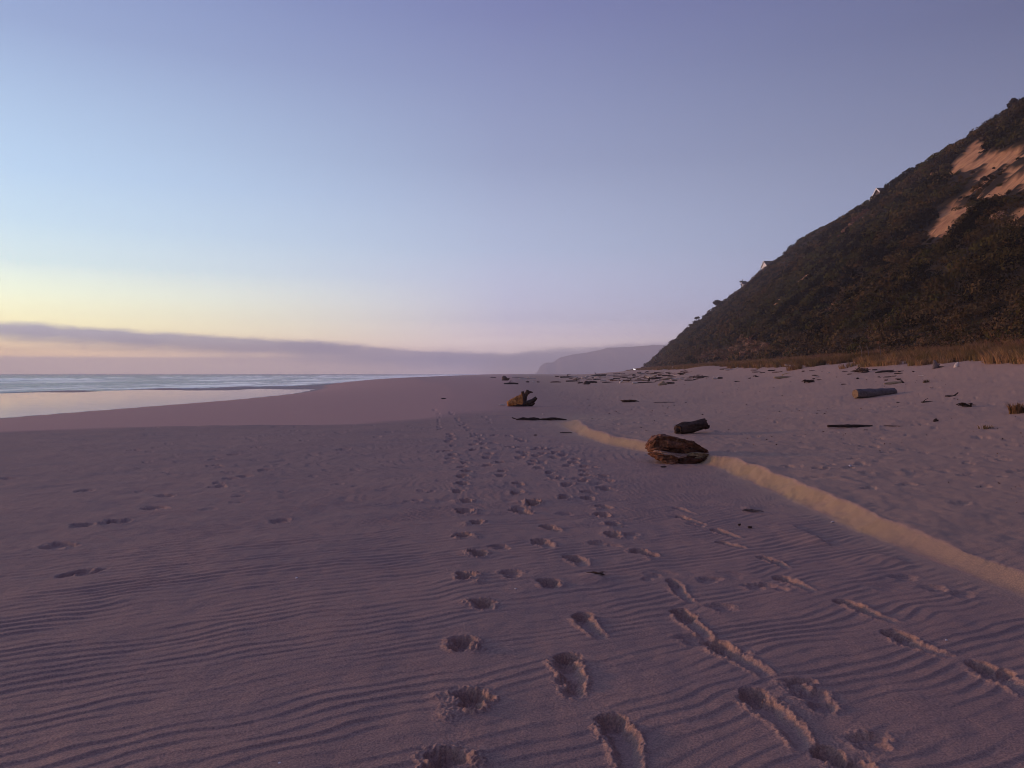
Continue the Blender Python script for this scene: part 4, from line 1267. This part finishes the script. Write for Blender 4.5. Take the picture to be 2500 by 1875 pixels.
link('root_end', mb.mesh('root_end', True), W['brown'], root)
chunk(2284, 899, 16, 22, 'grey', 'pointed greyish root standing at the grass edge, taller of two', 'driftwood_root', seed=10, lean=-.25)
drift(2295, 897, 18, 4, 'dark', 'dark stick at the foot of the pointed greyish root', 'driftwood_stick', yaw=-.3)
chunk(2335, 896, 12, 13, 'pale', 'small white root chunk at the grass edge, right of the pointed greyish root', 'driftwood_root', seed=11, lean=.35)

# a second scatter of small pieces between them
FILL = [(1505, 925), (1518, 922), (1540, 924), (1552, 921), (1568, 922), (1581, 919), (1610, 923), (1628, 926), (1600, 918), (1612, 914), (1648, 918), (1690, 921), (1698, 927), (1530, 934), (1590, 934), (1545, 914), (1560, 911), (1635, 912), (1455, 927), (1410, 926), (1440, 928), (1520, 914)]
_r = random.Random(41)
for _ in range(64):
    qx = 1390 + 320 * _r.random() ** .9
    lo, hi = 934 - 6 * _r.random(), 909 + max(0, (1560 - qx)) * .055
    FILL.append((qx, hi + (lo - hi) * _r.random()))
for i, (px, py) in enumerate(FILL):
    drift(px, py, random.uniform(8, 22), random.uniform(1.8, 3.4), random.choice(['pale', 'brown', 'dark', 'tan', 'red', 'dark', 'brown', 'pale']), 'small weathered stick in the loose driftwood tangle below the dune tip',
          'driftwood_stick', yaw=random.uniform(-.8, .8), bend=random.uniform(0, .1), rise=random.uniform(0, .15), seed=200 + i, group='small sticks of the driftwood tangle', n=7)

for i in range(30):
    qx = 1690 + 560 * _r.random()
    qy = 903 + 26 * _r.random() ** 1.3
    drift(qx, qy, random.uniform(6, 20), random.uniform(1.6, 3.2), random.choice(['pale', 'brown', 'dark', 'red', 'dark', 'brown']), 'small weathered stick on the open sand below the long grass strip',
          'driftwood_stick', yaw=random.uniform(-.9, .9), bend=random.uniform(0, .12), rise=random.uniform(0, .12), seed=400 + i, group='small sticks below the grass strip', n=7)

# ---- shells and pale specks
m_shell, t = new_mat('shell')
t.principled(t.mix(t.noise(t.coord('Object'), 40, 3, .5), (.55, .47, .42, 1), (.75, .68, .62, 1)), .5, None, spec=.4)


def shell(px, py, s, label, seed):
    x, y, z = put(px, py)
    r = random.Random(seed)
    n_ = 12
    V, F = [], []
    for i in range(5):
        for j in range(n_):
            a = 2 * math.pi * j / n_
            q = i / 4
            rr2 = s * math.sin(q * math.pi / 2) * (1 + .14 * math.cos(a * 5)) * (1 if math.sin(a) > -.4 else .6)
            V.append((rr2 * math.cos(a), rr2 * math.sin(a) * .8, s * .55 * math.cos(q * math.pi / 2) - s * .1))
    for i in range(4):
        for j in range(n_):
            F.append((i * n_ + j, (i + 1) * n_ + j, (i + 1) * n_ + (j + 1) % n_, i * n_ + (j + 1) % n_))
    me = bpy.data.meshes.new('shell'); me.from_pydata(V, [], F, shade_flat=False); me.update()
    link('shell', me, m_shell, None, label, 'shell', 'pale shell bits on the sand', None, (x, y, z + s * .15), (r.uniform(.2, .9), 0, r.uniform(0, 6)))


shell(1050 + 515 / kA, 1200 + 868 / kA, .012, 'tiny pale shell bit between the first two footprint lines, left of another', 1)
shell(1050 + 768 / kA, 1200 + 880 / kA, .012, 'tiny pale shell bit between the first two footprint lines, right of another', 2)
shell(1640 + 965 / kF, 1200 + 186 / kF, .02, 'pale shell bit at the foot of the yellowish ledge', 3)
shell(1640 + 1650 / kF, 1200 + 895 / kF, .012, 'pale speck of shell beside the rightmost footprints', 4)
shell(680, 1868, .018, 'pale shell bit at the very bottom edge of the beach view', 5)
shell(1600 / k5, 1000 + 915 / k5, .022, 'pale shell bit alone among the ripples on the left', 6)
shell(2077, 1139, .04, 'pale stone-like shell on the upper beach right of the ledge', 7)

# ---- fine wrack: crumbs of bark and weed nobody could count
_r = np.random.default_rng(77)
nw = 900
wy_ = 7 + 70 * _r.random(nw) ** 1.4
wx_ = scarp_x(wy_) + .8 + _r.random(nw) * (.66 * wy_)
ok_ = (wx_ < 18 + .11 * wy_) & (pn(wx_ * .3, wy_ * .22, 171) > .0)
wx_, wy_ = wx_[ok_], wy_[ok_]
wz_ = surface(wx_, wy_)[0] + .012
sz_ = _r.uniform(.012, .05, len(wx_)) * np.clip(wy_ / 22, .5, 1.6)
an_ = _r.uniform(0, 3.14, len(wx_))
Vw, Fw = [], []
for k_ in range(len(wx_)):
    c_, s_, L_, w_ = math.cos(an_[k_]), math.sin(an_[k_]), sz_[k_], sz_[k_] * _r.uniform(.15, .5)
    b_ = len(Vw)
    for (a_, e_, h_) in ((-1, 0, 0), (0, -1, 0), (1, .2, .004), (.1, 1, 0), (0, 0, w_ * .8)):
        Vw.append((wx_[k_] + c_ * a_ * L_ - s_ * e_ * w_, wy_[k_] + s_ * a_ * L_ + c_ * e_ * w_, wz_[k_] + h_ - (.012 if h_ == 0 else 0)))
    Fw += [(b_, b_ + 1, b_ + 4), (b_ + 1, b_ + 2, b_ + 4), (b_ + 2, b_ + 3, b_ + 4), (b_ + 3, b_, b_ + 4)]
mew = bpy.data.meshes.new('wrack'); mew.from_pydata([tuple(map(float, q)) for q in Vw], [], Fw, shade_flat=True); mew.update()
link('wrack', mew, W['brown'], None, 'scattered crumbs of bark and dried weed over the upper beach', 'wrack', kind='stuff')

# ---- dry grass tufts on the sand
def tuft(px, py, wpx, hpx, label, seed, nb, col):
    x, y, z = put(px, py)
    k = y / FPX
    r = random.Random(seed)
    mb = MB()
    for i in range(nb):
        a = r.uniform(0, 6.28); rad = (r.random() ** .5) * wpx * k * .38
        x0, y0 = rad * math.cos(a), rad * math.sin(a) * .7
        hh = hpx * k * r.uniform(.3, 1.25); ln = hh * r.uniform(.1, .8); la = a + r.uniform(-.6, .6)
        wv = .006 + k * .25
        dx_, dy_ = math.cos(la), math.sin(la); px2, py2 = -dy_ * wv, dx_ * wv
        mb.add([(x0 - px2, y0 - py2, -.03), (x0 + px2, y0 + py2, -.03), (x0 + dx_ * ln * .35 + px2 * .8, y0 + dy_ * ln * .35 + py2 * .8, hh * .6), (x0 + dx_ * ln * .35 - px2 * .8, y0 + dy_ * ln * .35 - py2 * .8, hh * .6),
                (x0 + dx_ * ln, y0 + dy_ * ln, hh)], [(0, 1, 2, 3), (3, 2, 4)])
    me = mb.mesh('grass_tuft', True)
    attr_c(me, 'tint', np.array([np.array(col) * r.uniform(.5, 1.5) for _ in me.polygons]))
    link('grass_tuft', me, m_leaf, None, label, 'grass tuft', None, None, (x, y, z))


tuft(2484, 1008, 52, 22, 'dense dark-based tuft of dry grass at the right edge of the sand', 1, 340, (.21, .115, .055))
tuft(2408, 1046, 46, 9, 'sparse flattened tuft of dry grass left of the dense tuft', 2, 60, (.17, .12, .07))
tuft(2260, 934, 20, 7, 'small low grass tuft right of the broken stump', 3, 70, (.13, .09, .05))

# ---- thin dead stems standing in the dune grass
for i, (px, py, lab) in enumerate([(2105, 862, 'thin pale dead stem in the grass, leftmost of three'), (2121, 861, 'thin pale dead stem in the grass, middle of three'), (2150, 857, 'thin pale dead stem leaning left in the grass, rightmost of three')]):
    d = ray(px, py); yv = 62.0
    xv = d.x * yv; zv = float(max(ground(xv, yv), hill_z(np.array(xv), np.array(yv)) if foot_d(np.array(xv), np.array(yv)) > 0 else -9))
    zt = EYE + d.z * yv
    mb = MB(); mb.add(*tube([(0, 0, min(zv - zt, -.4)), (-.05, 0, .2), (-.22, 0, .62)], [.03, .028, .02], 6, 8, .1, .1, i))
    link('dead_stem', mb.mesh('dead_stem', True), W['grey'], None, lab, 'dead stem', 'dead stems in the dune grass', None, (xv, yv, zt))

# ------------------------------------------------------------------ houses on the brow of the hill
m_white, t = new_mat('white_paint'); t.principled(t.mix(t.noise(t.pos(), 2, 3, .5), (.74, .72, .70, 1), (.82, .80, .78, 1)), .6)
m_shing, t = new_mat('brown_shingle'); t.principled(t.mix(t.noise(t.mapping(t.pos(), (1, 1, 6)), 3, 4, .6), (.075, .055, .042, 1), (.13, .095, .07, 1)), .85)
m_roof, t = new_mat('dark_roofing'); t.principled(t.mix(t.noise(t.mapping(t.pos(), (1, 1, 5)), 4, 4, .6), (.028, .026, .028, 1), (.055, .05, .05, 1)), .85)
m_glass, t = new_mat('window_glass'); t.principled((.03, .035, .045, 1), .08, None, spec=.5)


def house(px, py, yd, wdt, ln, wall_h, rise, wall_m, label, name='house', chimney=False, yaw=0.0, trim=True):
    """gable end facing the sea (-x); (px, py) is the seaward gable's apex"""
    d = ray(px, py)
    x0, z0 = d.x * yd, EYE + d.z * yd
    root = link(name, None, label=label, cat='house', group='houses on the brow of the hill', loc=(x0, yd, z0 - rise - wall_h), rot=(0, 0, yaw))
    h = wdt / 2
    V = [(0, -h, -6), (0, h, -6), (0, h, wall_h), (0, 0, wall_h + rise), (0, -h, wall_h)]
    V += [(ln, y, z) for _, y, z in V]
    mb = MB(); mb.add(V, [(0, 1, 2, 3, 4)[::-1], (5, 6, 7, 8, 9), (0, 5, 6, 1)[::-1], (1, 6, 7, 2)[::-1], (4, 9, 5, 0)[::-1]])
    link('wall', mb.mesh('wall'), wall_m, root)
    ov, tk = .55, .22
    mb = MB()
    for s_ in (-1, 1):
        e = h + ov; ez = wall_h - ov * rise / h
        a = [(-ov, 0, wall_h + rise), (ln + ov, 0, wall_h + rise), (ln + ov, s_ * e, ez), (-ov, s_ * e, ez)]
        V = [(x, y, z + .03) for x, y, z in a] + [(x, y, z + .03 + tk) for x, y, z in a]
        f = [(0, 1, 2, 3), (7, 6, 5, 4), (0, 4, 5, 1), (1, 5, 6, 2), (2, 6, 7, 3), (3, 7, 4, 0)]
        mb.add(V, f if s_ > 0 else [q[::-1] for q in f])
    roof = link('roof', mb.mesh('roof'), m_roof, root)
    if trim:
        mb = MB()
        for s_ in (-1, 1):
            e = h + ov; ez = wall_h - ov * rise / h
            mb.add([(-ov - .08, 0, wall_h + rise - .32), (-ov - .08, 0, wall_h + rise + .22), (-ov - .08, s_ * e, ez + .22), (-ov - .08, s_ * e, ez - .32),
                    (-ov - .01, 0, wall_h + rise - .32), (-ov - .01, 0, wall_h + rise + .22), (-ov - .01, s_ * e, ez + .22), (-ov - .01, s_ * e, ez - .32)],
                   [(0, 1, 2, 3), (7, 6, 5, 4), (0, 4, 5, 1), (1, 5, 6, 2), (2, 6, 7, 3), (3, 7, 4, 0)])
        link('gable_trim', mb.mesh('gable_trim'), m_white, root)
    for yy in (-h * .45, h * .45):
        wn = MB(); wn.box(-.07, .05, yy - .7, yy + .7, wall_h - 1.6, wall_h - .2)
        fr = link('window', wn.mesh('window'), m_white, root)
        pn_ = MB(); pn_.box(-.09, -.06, yy - .58, yy + .58, wall_h - 1.48, wall_h - .32)
        link('pane', pn_.mesh('pane'), m_glass, fr)
    if chimney:
        ch = MB(); ch.box(ln * .6 - .35, ln * .6 + .35, -.35, .35, wall_h + rise - .6, wall_h + rise + 1.3)
        link('chimney', ch.mesh('chimney'), m_white, roof)
    return root


house(2143, 460, 290, 10, 8, 3.2, 3.4, m_shing, 'dark brown gabled house with white gable trim on the brow, highest of the houses')
house(1866, 638, 452, 10, 9, 3.0, 3.0, m_white, 'white gabled house with a dark roof, above the orange-free mid slope')['label'] = 'white gabled house with a long dark roof, lower left of the chimney house'
house(1921, 612, 424, 9, 5, 3.2, 2.2, m_white, 'small white house with a white chimney, right of the white gabled house', chimney=True, yaw=-.35)
house(2040, 541, 345, 8, 4, 3.0, 1.6, m_shing, 'dark low-roofed house nearly hidden by scrub, between the chimney house and the highest house', trim=False)
house(1813, 689, 446, 7, 5, 2.6, 1.4, m_white, 'pale house peeping between trees, lowest and leftmost of the houses', yaw=-.2)

# ------------------------------------------------------------------ trees on the skyline
m_trunk = wood('tree_bark', (.05, .035, .028, 1), (.09, .065, .05, 1))


def tree(px, py, yd, hpx, wpx, label, kind='round', seed=1, tintc=(.028, .026, .014), name='tree', drop=0.0):
    """(px, py): top of the tree; hpx, wpx: visible size in photo pixels"""
    d = ray(px, py); k = yd / FPX
    x, zt = d.x * yd, EYE + d.z * yd
    zg = float(hill_z(np.array(x), np.array(yd)))
    H = max(zt - zg, hpx * k)
    z0 = zt - H
    w_ = wpx * k / 2
    r = np.random.default_rng(seed)
    root = link(name, None, label=label, cat='tree', group='trees along the skyline of the hill', loc=(x, yd, z0))
    mb = MB()
    bend = r.uniform(-.15, .15)
    mb.add(*tube([(0, 0, -1.5), (bend * .3, 0, H * .3), (bend, 0, H * .65), (bend * 1.2, 0, H * .96)], [.06 * H, .05 * H, .03 * H, .01 * H], 8, 12, .12, .1, seed))
    for i in range(6):
        a = r.uniform(0, 6.28); z1 = H * r.uniform(.35, .75); l2 = w_ * r.uniform(.5, .9)
        mb.add(*tube([(bend * .7, 0, z1), (math.cos(a) * l2 * .5, math.sin(a) * l2 * .5, z1 + l2 * .25), (math.cos(a) * l2, math.sin(a) * l2, z1 + l2 * .4)], [.025 * H, .016 * H, .006 * H], 5, 6, .1, .1, seed + i))
    link('trunk', mb.mesh('trunk', True), m_trunk, root)
    P, Nn = [], []
    if kind == 'conifer':
        tiers = 11
        for i in range(tiers):
            f = i / (tiers - 1); z = H * (.22 + .78 * f); R = w_ * (1 - f) ** .8 * r.uniform(.75, 1.15) + .12
            nq = int(60 * (1 - f) + 12)
            a = r.random(nq) * 6.28; q = R * np.sqrt(r.random(nq))
            P.append(np.stack([q * np.cos(a), q * np.sin(a), z - q * .35 + r.normal(0, .06 * H / 6, nq)], 1)); Nn.append(np.stack([np.cos(a) * .4, np.sin(a) * .4, np.ones(nq)], 1))
    else:
        nl = 16 if kind == 'round' else 11
        for i in range(nl):
            a = r.random() * 6.28; q = w_ * .68 * math.sqrt(r.random())
            z = H * r.uniform(.42, .86) if kind == 'round' else H * r.uniform(.72, .88)
            rl = w_ * r.uniform(.26, .44); fl = .8 if kind == 'round' else .45
            if kind == 'round':
                z = min(z, H - rl * .8 - q * .35)
            c = np.array([q * math.cos(a) + bend, q * math.sin(a), z])
            D_ = r.normal(0, 1, (90, 3)); D_ /= np.linalg.norm(D_, axis=1)[:, None]
            P.append(c + D_ * rl * np.array([1, 1, fl]) * r.uniform(.65, 1.05, (90, 1))); Nn.append(D_)
    P, Nn = np.concatenate(P), np.concatenate(Nn)
    Vt, Ft = leaf_quads(P, Nn, np.full(len(P), max(w_ * .15, .16)), .6, .5, seed)
    me = mesh_np('crown', Vt, Ft, smooth=False)
    attr_c(me, 'tint', np.array(tintc) * r.uniform(.55, 1.5, (len(P), 1)))
    link('crown', me, m_leaf, root)
    return root


tree(2488, 236, 194, 62, 52, 'tall round-topped dark tree at the upper right corner of the hill', 'round', 1, (.030, .022, .016))
tree(2462, 270, 200, 45, 40, 'dark leaning tree left of the tall round-topped tree', 'round', 2, (.032, .024, .016))
tree(2438, 296, 205, 36, 40, 'low bushy tree third from the upper right corner', 'round', 3, (.034, .024, .017))
tree(2403, 318, 212, 34, 44, 'bushy brown-green tree above the tallest bare cliff', 'round', 9, (.036, .025, .017))
tree(2311, 361, 236, 34, 26, 'dark pointed tree left of the bare cliffs', 'conifer', 4)
tree(2279, 379, 245, 30, 28, 'dark bushy tree next left of the pointed tree by the cliffs', 'round', 5)
tree(2249, 394, 252, 28, 26, 'small round tree two places left of the pointed tree by the cliffs', 'round', 6)
tree(2214, 415, 262, 24, 22, 'small round tree midway between the spiky tree and the bare cliffs', 'round', 7)
tree(2187, 432, 270, 30, 26, 'spiky-topped dark tree just right of the highest house', 'conifer', 8)
tree(2100, 500, 305, 24, 34, 'rounded dark tree just below the highest house', 'round', 15)
tree(2048, 529, 350, 20, 9, 'thin spindly conifer beside the low-roofed house', 'conifer', 10)
tree(2026, 546, 345, 22, 24, 'spreading dark tree left of the low-roofed house', 'flat', 11)
tree(1953, 584, 400, 20, 20, 'dark round tree right of the chimney house', 'round', 12)
tree(1812, 679, 455, 17, 18, 'flat-topped tree against the sky beside the lowest house', 'flat', 13)
tree(1701, 772, 462, 14, 16, 'flat-topped tree leaning off the slope, lowest on the skyline', 'flat', 14)
tree(1752, 731, 458, 15, 26, 'low bushy tree on the skyline beside the small bare patch', 'round', 16, (.034, .026, .018))

# ------------------------------------------------------------------ two tiny lights beyond the dune tip
m_lamp = bpy.data.materials.new('lamp_glow'); m_lamp.use_nodes = True
t = NT(m_lamp.node_tree)
em = t.n.new('ShaderNodeEmission'); em.inputs[0].default_value = (1, .93, .97, 1); em.inputs[1].default_value = 2.2
oo = t.n.new('ShaderNodeOutputMaterial'); t.l.new(em.outputs[0], oo.inputs[0])
for px, py, rx, rz_, lab in ((1547.5, 901.2, .9, 1.6, 'tiny bright white light past the end of the grass, left one of two'), (1550.2, 902, 1.1, 1.3, 'tiny bright white light past the end of the grass, right one of two')):
    d = ray(px, py); yd = 300.0; k = yd / FPX
    x, z = d.x * yd, EYE + d.z * yd
    zg = float(surface(x, yd)[0])
    root = link('lamp', None, label=lab, cat='light', group='lights past the end of the grass', loc=(x, yd, zg))
    hgt_ = z - zg
    mb = MB(); mb.add(*tube([(0, 0, -.3), (0, 0, max(hgt_ * .5, .1)), (0, 0, max(hgt_, .2))], [.05, .05, .04], 8, 5, 0, 0, 1))
    link('post', mb.mesh('post', True), W['dark'], root)
    bm = bmesh.new(); bmesh.ops.create_icosphere(bm, subdivisions=2, radius=1.0)
    for v in bm.verts:
        v.co = Vector((v.co.x * rx * k, v.co.y * rx * k, v.co.z * rz_ * k + max(hgt_, .2)))
    me = bpy.data.meshes.new('globe'); bm.to_mesh(me); bm.free()
    link('globe', me, m_lamp, root)

# ------------------------------------------------------------------ sea air
m_haze = bpy.data.materials.new('haze'); m_haze.use_nodes = True
t = NT(m_haze.node_tree)
pv = t.n.new('ShaderNodeVolumePrincipled')
pv.inputs['Color'].default_value = (.86, .90, .97, 1)
pv.inputs['Density'].default_value = HAZE_D
pv.inputs['Anisotropy'].default_value = 0.0
oo = t.n.new('ShaderNodeOutputMaterial'); t.l.new(pv.outputs[0], oo.inputs['Volume'])
mb = MB(); mb.box(-HAZE_R, HAZE_R, -HAZE_R, HAZE_R, -9, HAZE_TOP)
link('haze', mb.mesh('haze'), m_haze, kind='stuff', label='thin bluish sea haze over the whole beach', cat='haze')
